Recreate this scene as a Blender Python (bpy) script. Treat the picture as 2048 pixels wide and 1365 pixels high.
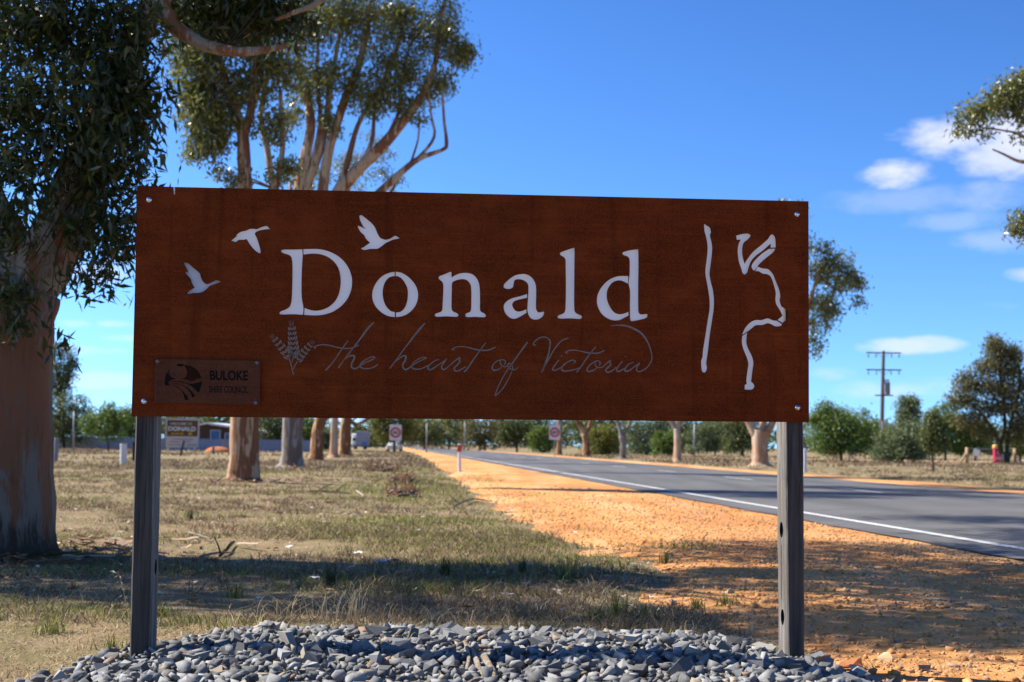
import bpy, bmesh, math, random
import numpy as np
from mathutils import Vector, Matrix
from mathutils.geometry import tessellate_polygon

random.seed(7)
rng = np.random.default_rng(11)
for o in list(bpy.data.objects):
    bpy.data.objects.remove(o, do_unlink=True)
SC = bpy.context.scene
COL = SC.collection

# ------------------------------------------------------------------ camera
FPX, CX, CY = 2900.0, 1024.0, 682.5          # focal length and centre in photo pixels
CAMH = 1.03
PITCH, ROLL = math.atan(207 / FPX), math.radians(0.8)
CAM = Vector((0, 0, CAMH))
_f = Vector((0, math.cos(PITCH), math.sin(PITCH)))
_u = Vector((0, -math.sin(PITCH), math.cos(PITCH)))
_r = Vector((1, 0, 0))
RIGHT = _r * math.cos(ROLL) + _u * math.sin(ROLL)
UP = _u * math.cos(ROLL) - _r * math.sin(ROLL)
cam_d = bpy.data.cameras.new('camera')
cam_d.sensor_width = 36.0
cam_d.lens = FPX / 2048 * 36
cam_d.clip_start, cam_d.clip_end = 0.05, 6000
cam_d.dof.use_dof = True
cam_d.dof.focus_distance = 6.42
cam_d.dof.aperture_fstop = 4.5
cam_d.dof.aperture_blades = 0
cam_o = bpy.data.objects.new('camera', cam_d)
COL.objects.link(cam_o)
m = Matrix.Identity(4)
for i in range(3):
    m[i][0], m[i][1], m[i][2], m[i][3] = RIGHT[i], UP[i], -_f[i], CAM[i]
cam_o.matrix_world = m
SC.camera = cam_o

# ------------------------------------------------------------------ light
SUN_EL = math.radians(47)
SUN_TO = Vector((-math.cos(SUN_EL), 0.25 * math.cos(SUN_EL), math.sin(SUN_EL))).normalized()
sun_d = bpy.data.lights.new('sun', 'SUN')
sun_d.energy = 5.0
sun_d.angle = math.radians(0.53)
sun_d.color = (1.0, 0.93, 0.82)
sun_o = bpy.data.objects.new('sun', sun_d)
COL.objects.link(sun_o)
sun_o.rotation_euler = (-SUN_TO).to_track_quat('-Z', 'Y').to_euler()
sun_o.location = (-20, 0, 30)

SKY_STRENGTH = 0.083
SKY_K, SKY_G = 5.0, 1.78
w = bpy.data.worlds.new('World')
SC.world = w
w.use_nodes = True
NT = w.node_tree
NT.nodes.clear()
def wn(t, **k):
    n = NT.nodes.new(t)
    for a, b in k.items():
        setattr(n, a, b)
    return n
def wl(a, b):
    NT.links.new(a, b)
sky = wn('ShaderNodeTexSky', sky_type='NISHITA')
sky.sun_disc = False
sky.sun_elevation = SUN_EL
sky.sun_rotation = math.atan2(SUN_TO.x, SUN_TO.y)
sky.altitude = 100
sky.air_density = 1.0
sky.dust_density = 0.4
sky.ozone_density = 2.0
hs = wn('ShaderNodeHueSaturation')
hs.inputs['Saturation'].default_value = 1.06
hs.inputs['Hue'].default_value = 0.501
hs.inputs['Value'].default_value = 1.42
_tc0 = wn('ShaderNodeTexCoord')
_mp0 = wn('ShaderNodeMapping', vector_type='POINT')
_mp0.inputs['Scale'].default_value = (1, 1, .93)
_mp0.inputs['Location'].default_value = (0, 0, .11)
wl(_tc0.outputs['Generated'], _mp0.inputs[0])
wl(_mp0.outputs[0], sky.inputs['Vector'])
_n1 = wn('ShaderNodeMix', data_type='RGBA', blend_type='MULTIPLY')
_n1.inputs['Factor'].default_value = 1
wl(sky.outputs[0], _n1.inputs['A']); _n1.inputs['B'].default_value = (1 / SKY_K,) * 3 + (1,)
_gm = wn('ShaderNodeGamma'); _gm.inputs['Gamma'].default_value = SKY_G
wl(_n1.outputs['Result'], _gm.inputs[0])
_n2 = wn('ShaderNodeMix', data_type='RGBA', blend_type='MULTIPLY')
_n2.inputs['Factor'].default_value = 1
wl(_gm.outputs[0], _n2.inputs['A']); _n2.inputs['B'].default_value = (SKY_K,) * 3 + (1,)
wl(_n2.outputs['Result'], hs.inputs['Color'])
geo = wn('ShaderNodeTexCoord')
sep = wn('ShaderNodeSeparateXYZ')
wl(geo.outputs['Generated'], sep.inputs[0])
def wm(op, a, b=None, c=None, clamp=False):
    n = wn('ShaderNodeMath', operation=op)
    n.use_clamp = clamp
    for i, v in enumerate((a, b, c)):
        if v is None:
            continue
        if isinstance(v, (int, float)):
            n.inputs[i].default_value = v
        else:
            wl(v, n.inputs[i])
    return n.outputs[0]
az = wm('ARCTAN2', sep.outputs[0], sep.outputs[1])
el = wm('ARCSINE', sep.outputs[2])
nz = wn('ShaderNodeTexNoise')
nz.inputs['Scale'].default_value = 17
nz.inputs['Detail'].default_value = 6
nz.inputs['Roughness'].default_value = 0.6
mp = wn('ShaderNodeMapping')
mp.inputs['Scale'].default_value = (1, 1, 2.2)
wl(geo.outputs['Generated'], mp.inputs[0])
wl(mp.outputs[0], nz.inputs['Vector'])
nf = wm('SUBTRACT', nz.outputs[0], 0.5)
def px_dir(px, py):
    d = _f * FPX + RIGHT * (px - CX) - UP * (py - CY)
    return d.normalized()
# soft cumulus puffs: (px, py, half width px, half height px, density)
CLOUDS = [(1900, 272, 100, 40, .85), (1790, 347, 72, 28, .85), (2030, 300, 120, 46, .7), (2120, 280, 160, 80, .8), (1990, 395, 90, 30, .3),
          (1830, 400, 150, 26, .2), (1930, 440, 120, 18, .22), (2010, 480, 90, 24, .25),
          (1800, 695, 85, 14, .6), (1860, 690, 60, 14, .5), (1660, 748, 60, 16, .45), (1990, 610, 50, 12, .2),
          (1830, 775, 160, 22, .4), (2000, 780, 160, 24, .35), (2050, 550, 40, 14, .45),
          (200, 545, 70, 22, .45), (150, 648, 40, 8, .4), (230, 648, 45, 9, .5), (180, 700, 70, 10, .3), (240, 676, 40, 8, .3),
          (200, 760, 120, 14, .3), (640, 830, 200, 26, .3), (-200, 560, 200, 60, .4), (2500, 500, 300, 90, .6), (2900, 300, 260, 80, .6)]
cloud = None
for (px, py, hw, hh, dens) in CLOUDS:
    d = px_dir(px, py)
    a0, e0 = math.atan2(d.x, d.y), math.asin(d.z)
    dx = wm('DIVIDE', wm('SUBTRACT', az, a0), hw / FPX * 1.15)
    dy = wm('DIVIDE', wm('SUBTRACT', el, e0), hh / FPX * 1.25)
    r2 = wm('ADD', wm('MULTIPLY', dx, dx), wm('MULTIPLY', dy, dy))
    v = wm('SUBTRACT', 1.0, r2)
    v = wm('MULTIPLY_ADD', nf, 3.4, v)
    ss = wn('ShaderNodeMapRange', interpolation_type='SMOOTHSTEP')
    wl(v, ss.inputs['Value'])
    ss.inputs['From Min'].default_value = 0.0
    ss.inputs['From Max'].default_value = 1.25
    ss.inputs['To Max'].default_value = dens
    cloud = ss.outputs[0] if cloud is None else wm('MAXIMUM', cloud, ss.outputs[0])
mix = wn('ShaderNodeMix', data_type='RGBA')
wl(cloud, mix.inputs['Factor'])
wl(hs.outputs[0], mix.inputs['A'])
mix.inputs['B'].default_value = (6.2, 6.3, 7.4, 1)
bg = wn('ShaderNodeBackground')
bg.inputs['Strength'].default_value = SKY_STRENGTH
wl(mix.outputs['Result'], bg.inputs['Color'])
wo = wn('ShaderNodeOutputWorld')
wl(bg.outputs[0], wo.inputs[0])

SC.view_settings.view_transform = 'Standard'
SC.view_settings.look = 'None'
SC.view_settings.gamma = 1
SC.view_settings.use_curve_mapping = False
SC.view_settings.exposure = 1.0
SC.cycles.max_bounces = 6
SC.cycles.transparent_max_bounces = 6
SC.cycles.sample_clamp_indirect = 6.0

# ------------------------------------------------------------------ placing helpers (photo pixel + distance -> point of the place)
def pdir(px, py):
    return _f * FPX + RIGHT * (px - CX) - UP * (py - CY)
def P(px, py, Y):
    d = pdir(px, py)
    return CAM + d * (Y / d.y)
def G(px, py, z=0.0):
    d = pdir(px, py)
    return CAM + d * ((z - CAMH) / d.z)
def GX(px, Y, z=0.0):
    """ground point at depth Y that is seen in column px (near the horizon)"""
    p = P(px, 900, Y)
    return Vector((p.x, Y, z))
def ppm(Y):
    return FPX / Y

# ------------------------------------------------------------------ object helpers
ORG = {}
def put(o, parent=None):
    COL.objects.link(o)
    if parent is not None:
        o.parent = parent
    return o
def tag(o, label=None, cat=None, group=None, kind=None):
    if label: o['label'] = label
    if cat: o['category'] = cat
    if group: o['group'] = group
    if kind: o['kind'] = kind
    return o
def empty(name, loc, label, cat, group=None):
    o = bpy.data.objects.new(name, None)
    o.empty_display_size = 0.2
    o.location = loc
    COL.objects.link(o)
    ORG[o.name] = Vector(loc)
    return tag(o, label, cat, group)
def mesh_np(name, V, F, mat, parent=None, loc=None, smooth=False):
    """V (n,3) world coordinates, F list of face index sequences or an (m,k) array; one mesh object"""
    V = np.asarray(V, dtype=np.float64).reshape(-1, 3)
    org = Vector((0, 0, 0))
    if parent is not None:
        org = ORG[parent.name].copy()
    if loc is not None:
        org_w = Vector(loc)
    else:
        org_w = org
    V = V - np.array(org_w)
    me = bpy.data.meshes.new(name)
    if isinstance(F, np.ndarray):
        nf, k = F.shape
        me.vertices.add(len(V))
        me.vertices.foreach_set('co', V.astype(np.float32).ravel())
        me.loops.add(nf * k)
        me.loops.foreach_set('vertex_index', F.astype(np.int32).ravel())
        me.polygons.add(nf)
        me.polygons.foreach_set('loop_start', np.arange(0, nf * k, k, dtype=np.int32))
        me.update(calc_edges=True)
    else:
        me.from_pydata([tuple(v) for v in V], [], [tuple(f) for f in F])
        me.update()
    if smooth:
        me.polygons.foreach_set('use_smooth', np.ones(len(me.polygons), dtype=bool))
    if mat is not None:
        me.materials.append(mat)
    o = bpy.data.objects.new(name, me)
    o.location = org_w - org
    put(o, parent)
    ORG[o.name] = org_w
    return o
class MB:
    """collects shapes, builds one mesh"""
    def __init__(s):
        s.V, s.F = [], []
    def add(s, V, F):
        n = len(s.V)
        s.V += [tuple(v) for v in V]
        s.F += [tuple(i + n for i in f) for f in F]
        return s
    def box(s, c, sx, sy, sz, rz=0.0, bev=0.0):
        """axis box, c = centre of the base; bevelled vertical and top edges when bev"""
        cx, cy, cz = c
        ca, sa = math.cos(rz), math.sin(rz)
        def q(x, y, z):
            return (cx + x * ca - y * sa, cy + x * sa + y * ca, cz + z)
        hx, hy = sx / 2, sy / 2
        if bev <= 0:
            V = [q(a * hx, b * hy, z) for z in (0, sz) for a, b in ((-1, -1), (1, -1), (1, 1), (-1, 1))]
            F = [(3, 2, 1, 0), (4, 5, 6, 7)] + [(i, (i + 1) % 4, 4 + (i + 1) % 4, 4 + i) for i in range(4)]
            return s.add(V, F)
        ring = []
        for a, b in ((-1, -1), (1, -1), (1, 1), (-1, 1)):
            p1, p2 = (a * (hx - bev), b * hy), (a * hx, b * (hy - bev))
            ring += [p1, p2] if a * b < 0 else [p2, p1]
        ring = [ring[i] for i in range(8)]
        ring.sort(key=lambda t: math.atan2(t[1] / hy, t[0] / hx))
        k = 1 - bev / max(hx, hy)
        V = [q(x, y, 0) for x, y in ring] + [q(x, y, sz - bev) for x, y in ring] + [q(x * (1 - bev / hx), y * (1 - bev / hy), sz) for x, y in ring]
        F = [tuple(range(7, -1, -1)), tuple(range(16, 24))]
        for l in (0, 8):
            F += [(l + i, l + (i + 1) % 8, l + 8 + (i + 1) % 8, l + 8 + i) for i in range(8)]
        return s.add(V, F)
    def tube(s, pts, rad, n=8, cap=True, rough=0.0):
        V, F = tube_geo(pts, rad, n, rough)
        if cap:
            k = len(pts)
            F = list(F) + [tuple(range(n - 1, -1, -1)), tuple(range((k - 1) * n, k * n))]
        return s.add(V, F)
    def build(s, name, mat, parent=None, loc=None, smooth=False):
        return mesh_np(name, s.V, s.F, mat, parent, loc, smooth)
def tube_geo(pts, rad, n=8, rough=0.0, seed=0):
    pts = [Vector(p) for p in pts]
    k = len(pts)
    V, F = [], []
    nrm = None
    r_ = random.Random(seed + k)
    lob = [r_.uniform(0, 6.28) for _ in range(6)]
    for i, p in enumerate(pts):
        t = (pts[min(i + 1, k - 1)] - pts[max(i - 1, 0)]).normalized()
        if nrm is None:
            nrm = t.orthogonal().normalized()
        nrm = (nrm - t * nrm.dot(t)).normalized()
        b = t.cross(nrm)
        r = rad[i] if hasattr(rad, '__len__') else rad
        for j in range(n):
            a = 2 * math.pi * j / n
            rr = r
            if rough:
                rr *= 1 + rough * (math.sin(2 * a + lob[0] + i * .21) + .7 * math.sin(3 * a + lob[1] - i * .13) + .5 * math.sin(5 * a + lob[2] + i * .3) + .4 * math.sin(i * 1.1 + lob[3]) + r_.uniform(-.35, .35))
            V.append(p + nrm * (rr * math.cos(a)) + b * (rr * math.sin(a)))
    for i in range(k - 1):
        for j in range(n):
            F.append((i * n + j, i * n + (j + 1) % n, (i + 1) * n + (j + 1) % n, (i + 1) * n + j))
    return V, F
def smooth_path(pts, rads, step=4):
    """Catmull-Rom through pts (Vectors) with radii"""
    pts = [Vector(p) for p in pts]
    out, ro = [], []
    n = len(pts)
    for i in range(n - 1):
        p0, p1, p2, p3 = pts[max(i - 1, 0)], pts[i], pts[i + 1], pts[min(i + 2, n - 1)]
        for k in range(step):
            t = k / step
            out.append(.5 * ((2 * p1) + (p2 - p0) * t + (2 * p0 - 5 * p1 + 4 * p2 - p3) * t * t + (3 * p1 - p0 - 3 * p2 + p3) * t ** 3))
            ro.append(rads[i] + (rads[i + 1] - rads[i]) * t)
    out.append(pts[-1]); ro.append(rads[-1])
    return out, ro

# ------------------------------------------------------------------ material helpers
class Mat:
    def __init__(s, name):
        s.m = bpy.data.materials.new(name)
        s.m.use_nodes = True
        s.t = s.m.node_tree
        s.t.nodes.clear()
        s.out = s.n('ShaderNodeOutputMaterial')
        s.bs = s.n('ShaderNodeBsdfPrincipled')
        s.l(s.bs.outputs[0], s.out.inputs[0])
        s.tc = s.n('ShaderNodeTexCoord')
    def n(s, t, **k):
        nd = s.t.nodes.new(t)
        for a, b in k.items():
            setattr(nd, a, b)
        return nd
    def l(s, a, b):
        s.t.links.new(a, b)
    def val(s, sock, v):
        if hasattr(v, 'is_output'):
            s.l(v, sock)
        elif isinstance(v, tuple) and len(v) == 3 and sock.type == 'RGBA':
            sock.default_value = (*v, 1)
        else:
            sock.default_value = v
    def noise(s, scale, detail=4, rough=.55, stretch=(1, 1, 1), coord='Object', dist=0.0, rot=(0, 0, 0)):
        mp = s.n('ShaderNodeMapping')
        mp.inputs['Scale'].default_value = stretch
        mp.inputs['Rotation'].default_value = rot
        s.l(s.tc.outputs[coord], mp.inputs[0])
        nd = s.n('ShaderNodeTexNoise')
        nd.inputs['Scale'].default_value = scale
        nd.inputs['Detail'].default_value = detail
        nd.inputs['Roughness'].default_value = rough
        nd.inputs['Distortion'].default_value = dist
        s.l(mp.outputs[0], nd.inputs['Vector'])
        return nd.outputs[0]
    def ramp(s, fac, stops, interp='LINEAR'):
        nd = s.n('ShaderNodeValToRGB')
        cr = nd.color_ramp
        cr.interpolation = interp
        while len(cr.elements) < len(stops):
            cr.elements.new(.5)
        for e, (p, c) in zip(cr.elements, stops):
            e.position = p
            e.color = (*c, 1) if isinstance(c, tuple) else (c, c, c, 1)
        s.l(fac, nd.inputs[0])
        return nd.outputs[0]
    def mix(s, fac, a, b, mode='MIX'):
        nd = s.n('ShaderNodeMix', data_type='RGBA', blend_type=mode)
        s.val(nd.inputs['Factor'], fac)
        s.val(nd.inputs['A'], a)
        s.val(nd.inputs['B'], b)
        return nd.outputs['Result']
    def math(s, op, a, b=None, clamp=False):
        nd = s.n('ShaderNodeMath', operation=op)
        nd.use_clamp = clamp
        s.val(nd.inputs[0], a)
        if b is not None:
            s.val(nd.inputs[1], b)
        return nd.outputs[0]
    def bump(s, h, strength=.3, dist=.01):
        nd = s.n('ShaderNodeBump')
        nd.inputs['Strength'].default_value = strength
        nd.inputs['Distance'].default_value = dist
        s.l(h, nd.inputs['Height'])
        s.l(nd.outputs[0], s.bs.inputs['Normal'])
    def island(s):
        return s.n('ShaderNodeNewGeometry').outputs['Random Per Island']
    def base(s, c, rough=.7, spec=.3, metal=0.0):
        s.val(s.bs.inputs['Base Color'], c)
        s.val(s.bs.inputs['Roughness'], rough)
        s.val(s.bs.inputs['Specular IOR Level'], spec)
        s.val(s.bs.inputs['Metallic'], metal)
        return s.m
def plain(name, c, rough=.6, spec=.3, metal=0.0, var=.18, scale=6.0):
    """a paint or plastic with slight unevenness and grime"""
    M = Mat(name)
    f = M.noise(scale, 5, .6)
    lo = tuple(x * (1 - var) for x in c)
    hi = tuple(min(1, x * (1 + var)) for x in c)
    return M.base(M.ramp(f, [(.3, lo), (.7, hi)]), rough, spec, metal)
# ------------------------------------------------------------------ materials
def mat_rust(name, dark=(.055, .016, .006), mid=(.105, .027, .008), hot=(.19, .052, .012), grain=1.0):
    M = Mat(name)
    a = M.noise(4.6, 7, .68, (1, 1, 1.7))
    b = M.noise(170, 4, .7)
    g = M.noise(9, 7, .75, (.25, 1, 9))
    c1 = M.ramp(a, [(.32, dark), (.5, mid), (.75, hot)])
    c2 = M.mix(.42, c1, M.ramp(g, [(.3, dark), (.55, mid), (.72, hot)]))
    c3 = M.mix(M.math('MULTIPLY', M.ramp(b, [(.45, 0.0), (.62, 1.0)]), .45 * grain), c2, hot)
    v = M.noise(2.3, 5, .6, (6, 1, .35))
    c4 = M.mix(M.math('MULTIPLY', M.ramp(v, [(.55, 0.0), (.72, 1.0)]), .5), c3, dark)
    M.bump(b, .35, .002)
    return M.base(c4, M.ramp(g, [(.3, .75), (.7, .92)]), .06)
def mat_timber(name, c0=(.038, .032, .027), c1=(.13, .113, .096), c2=(.34, .315, .285)):
    M = Mat(name)
    g = M.noise(14, 8, .7, (3, 3, .10), dist=.6)
    k = M.noise(55, 6, .75, (2.4, 2.4, .05), dist=.3)
    s = M.noise(1.6, 4, .6)
    c = M.ramp(g, [(.28, c0), (.5, c1), (.75, c2)])
    c = M.mix(M.ramp(k, [(.34, .9), (.44, 0.0)]), c, (.018, .016, .014))
    c = M.mix(M.math('MULTIPLY', M.ramp(s, [(.45, 0.0), (.7, 1.0)]), .5), c, (.12, .095, .07))
    M.bump(M.math('ADD', g, k), .8, .006)
    return M.base(c, .85, .2)
def mat_bark(name, cols, patch=.5, dark=(.05, .03, .02), scale=1.0, streak=.5, stocking=0.0):
    """peeling gum bark: cols = pale, mid, warm"""
    M = Mat(name)
    a = M.noise(2.3 * scale, 5, .6, (1, 1, .4), dist=.5)
    b = M.noise(1.5 * scale, 6, .65, (1.5, 1.5, .22), dist=.9)
    g = M.noise(9 * scale, 7, .75, (1.6, 1.6, .16))
    fl = M.noise(5 * scale, 4, .6, (1, 1, .7))
    c = M.ramp(a, [(.32, cols[1]), (.5, cols[0]), (.62, cols[0]), (.78, cols[1])])
    b = M.math('ADD', b, M.math('MULTIPLY', M.math('SUBTRACT', g, .5), .28))
    c = M.mix(M.ramp(b, [(.56 - .2 * patch, 0.0), (.60 - .2 * patch, 1.0)]), c, cols[2])
    c = M.mix(M.math('MULTIPLY', M.ramp(g, [(.52, 0.0), (.72, 1.0)]), streak), c, dark)
    c = M.mix(M.ramp(fl, [(.66, 0.0), (.70, .7)]), c, dark)
    if stocking:
        # rough dark bark left standing at the foot of the trunk
        sx = M.n('ShaderNodeSeparateXYZ'); M.l(M.tc.outputs['Object'], sx.inputs[0])
        hgt = M.math('ADD', M.math('DIVIDE', sx.outputs[2], stocking), M.math('MULTIPLY', M.math('SUBTRACT', g, .5), 2.6))
        c = M.mix(M.ramp(hgt, [(.35, .92), (.75, 0.0)]), c, dark)
    M.bump(M.math('ADD', g, M.math('MULTIPLY', b, 2.0)), .9, .03)
    return M.base(c, .85, .15)
def mat_leaf(name, cols, rough=.38, spec=.5, trans=.28):
    M = Mat(name)
    isl = M.island()
    big = M.noise(.9, 3, .6)
    f = M.math('ADD', M.math('MULTIPLY', isl, .75), M.math('MULTIPLY', big, .35), True)
    n = len(cols)
    c = M.ramp(f, [(.1 + .8 * i / (n - 1), col) for i, col in enumerate(cols)])
    M.base(c, rough, spec)
    tr = M.n('ShaderNodeBsdfTranslucent')
    M.l(M.mix(.5, c, (.16, .20, .03), 'MIX'), tr.inputs['Color'])
    mx = M.n('ShaderNodeMixShader')
    mx.inputs[0].default_value = trans
    M.l(M.bs.outputs[0], mx.inputs[1]); M.l(tr.outputs[0], mx.inputs[2])
    M.l(mx.outputs[0], M.out.inputs[0])
    return M.m

M_RUST = mat_rust('rusted_steel', (.062, .0108, .0034), (.138, .0235, .0056), (.27, .058, .012))
M_RUST2 = mat_rust('rusted_plaque', (.05, .018, .010), (.10, .033, .016), (.16, .055, .026), 1.6)
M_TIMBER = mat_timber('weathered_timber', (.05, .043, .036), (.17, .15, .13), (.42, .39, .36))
M_TIMBERF = mat_timber('shaded_front_timber', (.020, .017, .014), (.066, .055, .046), (.15, .13, .11))
M_SLOTGREY = plain('shaded_slot_grey', (.205, .155, .12), .5, .3, .0, .2, 60)  # white backing shaded inside narrow slots, that shade put into the grey
M_CUT = plain('shaded_cut_black', (.012, .008, .007), .9, .1)  # plaque cut-outs as flat near-black shapes, recess shade put into their colour
Mx = Mat('white_acrylic')
Mx.base(Mx.ramp(Mx.noise(4, 3), [(.3, (.84, .84, .85)), (.7, (.88, .88, .89))]), .5, .3)
_tr = Mx.n('ShaderNodeBsdfTranslucent'); _tr.inputs['Color'].default_value = (.80, .80, .86, 1)
_ms = Mx.n('ShaderNodeMixShader'); _ms.inputs[0].default_value = .48
Mx.l(Mx.bs.outputs[0], _ms.inputs[1]); Mx.l(_tr.outputs[0], _ms.inputs[2]); Mx.l(_ms.outputs[0], Mx.out.inputs[0])
M_ACRYL = Mx.m
M_ZINC = plain('zinc_bolt', (.75, .75, .77), .22, .5, 1.0, .1, 90)
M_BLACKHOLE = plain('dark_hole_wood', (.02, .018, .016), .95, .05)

# ------------------------------------------------------------------ the road's own coordinates
_vp = pdir(760, 885)
RD = Vector((_vp.x, _vp.y, 0)).normalized()
RN = Vector((RD.y, -RD.x, 0))
def R(lat, s, z=0.0):
    return RN * lat + RD * s + Vector((0, 0, z))
def lat_of(p):
    return p[0] * RN.x + p[1] * RN.y
L_EDGE, L_PAVE0, L_CENTRE, L_PAVE1, L_VERGE1 = 6.62, 6.0, 11.4, 15.2, 17.2
def nz2(x, y, sc, seed):
    """cheap smooth 2-d value noise, numpy, about -1..1"""
    r = np.random.default_rng(seed)
    out = np.zeros_like(x)
    for k in range(9):
        a = r.uniform(0, 6.283); f = sc * (1.55 ** (k % 5)) * r.uniform(.8, 1.25)
        out += np.sin((x * math.cos(a) + y * math.sin(a)) * f + r.uniform(0, 6.283)) / (1.3 ** (k % 5))
    return out / 3.6
def shoulder_edge(s):
    """lateral position of the ragged border between grass and orange soil"""
    base = np.interp(s, [4, 7, 9, 11, 13, 15, 20, 28, 41, 70, 105, 160], [1.75, 1.85, 1.95, 2.2, 2.25, 1.95, 1.85, 1.9, 2.1, 2.7, 3.2, 3.5])
    return base + .30 * nz2(s, s * 0, 1.5, 3)
def ground_z(x, y):
    lat = x * RN.x + y * RN.y
    s = x * RD.x + y * RD.y
    se = shoulder_edge(s)
    k = np.clip((se + .55 - lat) / .9, 0, 1)               # 1 in the grass, 0 under the soil and road
    far = np.clip((lat - 16.6) / .8, 0, 1)
    amp = .018 + .022 * np.clip((y - 9) / 8, 0, 1)
    h = amp * nz2(x, y, 1.6, 5) + .006 * nz2(x, y, 7, 6) + .012
    under = -.05
    return np.where(far > 0, under + far * (h - under), under + k * (h - under))
def soil_z(x, y):
    lat = x * RN.x + y * RN.y
    s = x * RD.x + y * RD.y
    se = shoulder_edge(s)
    k = np.clip((lat - se + .25) / .7, 0, 1)
    kr = np.clip((L_PAVE0 + .15 - lat) / .5, 0, 1)
    b = .010 * nz2(x, y, 2.1, 8) + .007 * nz2(x, y, 9, 9) + .004 * nz2(x, y, 23, 10)
    return np.where(lat > L_PAVE0 - .4, .004 + (b + .012) * kr * .4, -.045 + k * .062) + b * np.minimum(k, kr)

# ------------------------------------------------------------------ ground
Mg = Mat('dry_grass_ground')
n1 = Mg.noise(.35, 6, .65); n2 = Mg.noise(2.6, 7, .7); n3 = Mg.noise(24, 5, .75); n4 = Mg.noise(.9, 5, .6, rot=(0, 0, 1))
n5 = Mg.noise(1.7, 6, .7, rot=(0, 0, 2)); n6 = Mg.noise(.09, 4, .55)
c = Mg.ramp(n2, [(.25, (.13, .094, .055)), (.45, (.235, .172, .098)), (.62, (.30, .225, .135)), (.8, (.35, .285, .19))])
c = Mg.mix(Mg.math('MULTIPLY', Mg.ramp(n4, [(.44, 0.0), (.60, 1.0)]), .65), c, (.145, .145, .052))
c = Mg.mix(Mg.math('MULTIPLY', Mg.ramp(n5, [(.56, 0.0), (.68, 1.0)]), .65), c, (.135, .100, .068))
c = Mg.mix(Mg.math('MULTIPLY', Mg.ramp(n3, [(.5, 0.0), (.7, 1.0)]), .45), c, (.10, .073, .045))
c = Mg.mix(Mg.math('MULTIPLY', Mg.ramp(n1, [(.45, 0.0), (.66, 1.0)]), .35), c, (.27, .20, .105))
c = Mg.mix(Mg.math('MULTIPLY', Mg.ramp(n6, [(.45, 0.0), (.65, 1.0)]), .30), c, (.30, .23, .12))
Mg.bump(Mg.math('ADD', n3, n2), .8, .03)
M_GROUND = Mg.base(c, .95, .1)
def axis(lo, mid0, mid1, hi, step, grow=1.22):
    a = list(np.arange(mid0, mid1, step))
    d, x = step, a[-1]
    while x < hi:
        d = min(d * grow, 400); x += d; a.append(x)
    d, x = step, a[0]
    left = []
    while x > lo:
        d = min(d * grow, 400); x -= d; left.append(x)
    return np.array(left[::-1] + a)
gx, gy = axis(-2600, -9, 16, 2600, .16, 1.16), axis(-300, 3.5, 26, 4200, .16, 1.16)
X, Y_ = np.meshgrid(gx, gy)
Z = ground_z(X, Y_)
# far away the grid is too coarse for the step at the road: keep it level and below
coarse = np.clip((np.hypot(X, Y_) - 60) / 60, 0, 1)
Z = Z * (1 - coarse) + (-.02) * coarse
def grid_faces(ny, nx):
    i = np.arange(ny - 1)[:, None] * nx + np.arange(nx - 1)[None, :]
    return np.stack([i, i + 1, i + nx + 1, i + nx], -1).reshape(-1, 4)
ground = mesh_np('ground', np.stack([X, Y_, Z], -1), grid_faces(*X.shape), M_GROUND, smooth=True)
tag(ground, 'dry straw coloured roadside grass ground reaching to the horizon', kind='structure')

# orange gravel shoulder
Ms = Mat('orange_soil')
s1 = Ms.noise(.8, 6, .6); s2 = Ms.noise(7, 7, .7); s3 = Ms.noise(60, 4, .7); s4 = Ms.noise(.45, 5, .6, (1, .35, 1))
c = Ms.ramp(s2, [(.25, (.46, .175, .048)), (.45, (.62, .28, .088)), (.62, (.71, .36, .13)), (.8, (.76, .45, .21))])
c = Ms.mix(Ms.math('MULTIPLY', Ms.ramp(s1, [(.45, 0.0), (.65, 1.0)]), .45), c, (.68, .385, .155))
c = Ms.mix(Ms.math('MULTIPLY', Ms.ramp(s3, [(.55, 0.0), (.7, 1.0)]), .6), c, (.24, .10, .04))
s5 = Ms.noise(1.1, 5, .6, (1, .06, 1), rot=(0, 0, -.091))
c = Ms.mix(Ms.math('MULTIPLY', Ms.ramp(s5, [(.44, 0.0), (.62, 1.0)]), .5), c, (.70, .45, .24))
c = Ms.mix(Ms.math('MULTIPLY', Ms.ramp(s4, [(.44, 0.0), (.60, 1.0)]), .65), c, (.43, .165, .052))
Ms.bump(Ms.math('ADD', s3, Ms.math('MULTIPLY', s2, 2.0)), .9, .018)
M_SOIL = Ms.base(c, .95, .1)
ss_ = np.concatenate([np.arange(3, 26, .11), 26 * 1.03 ** np.arange(0, 120)])
ll_ = np.linspace(-.6, 1, 62)
S, T = np.meshgrid(ss_, np.linspace(0, 1, 64), indexing='ij')
E = shoulder_edge(S) - .7
LAT = E + (L_PAVE0 + .25 - E) * T
XX, YY = RN.x * LAT + RD.x * S, RN.y * LAT + RD.y * S
shoulder = mesh_np('gravel_shoulder', np.stack([XX, YY, soil_z(XX, YY)], -1), grid_faces(*S.shape)[:, ::-1], M_SOIL, smooth=True)
tag(shoulder, 'bare orange gravel shoulder between dry grass and asphalt', kind='structure')
S, T = np.meshgrid(np.concatenate([np.arange(8, 70, .4), 70 * 1.04 ** np.arange(0, 80)]), np.linspace(0, 1, 10), indexing='ij')
LAT = L_PAVE1 - .2 + (L_VERGE1 - L_PAVE1 + .2 + .3 * nz2(S, S * 0, .5, 21)) * T
XX, YY = RN.x * LAT + RD.x * S, RN.y * LAT + RD.y * S
v = mesh_np('far_verge', np.stack([XX, YY, .008 + .012 * nz2(XX, YY, 1.5, 4) * (T > .15) + .016 * (1 - np.abs(T - .5) * 2)], -1), grid_faces(*S.shape)[:, ::-1], M_SOIL, smooth=True)
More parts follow.
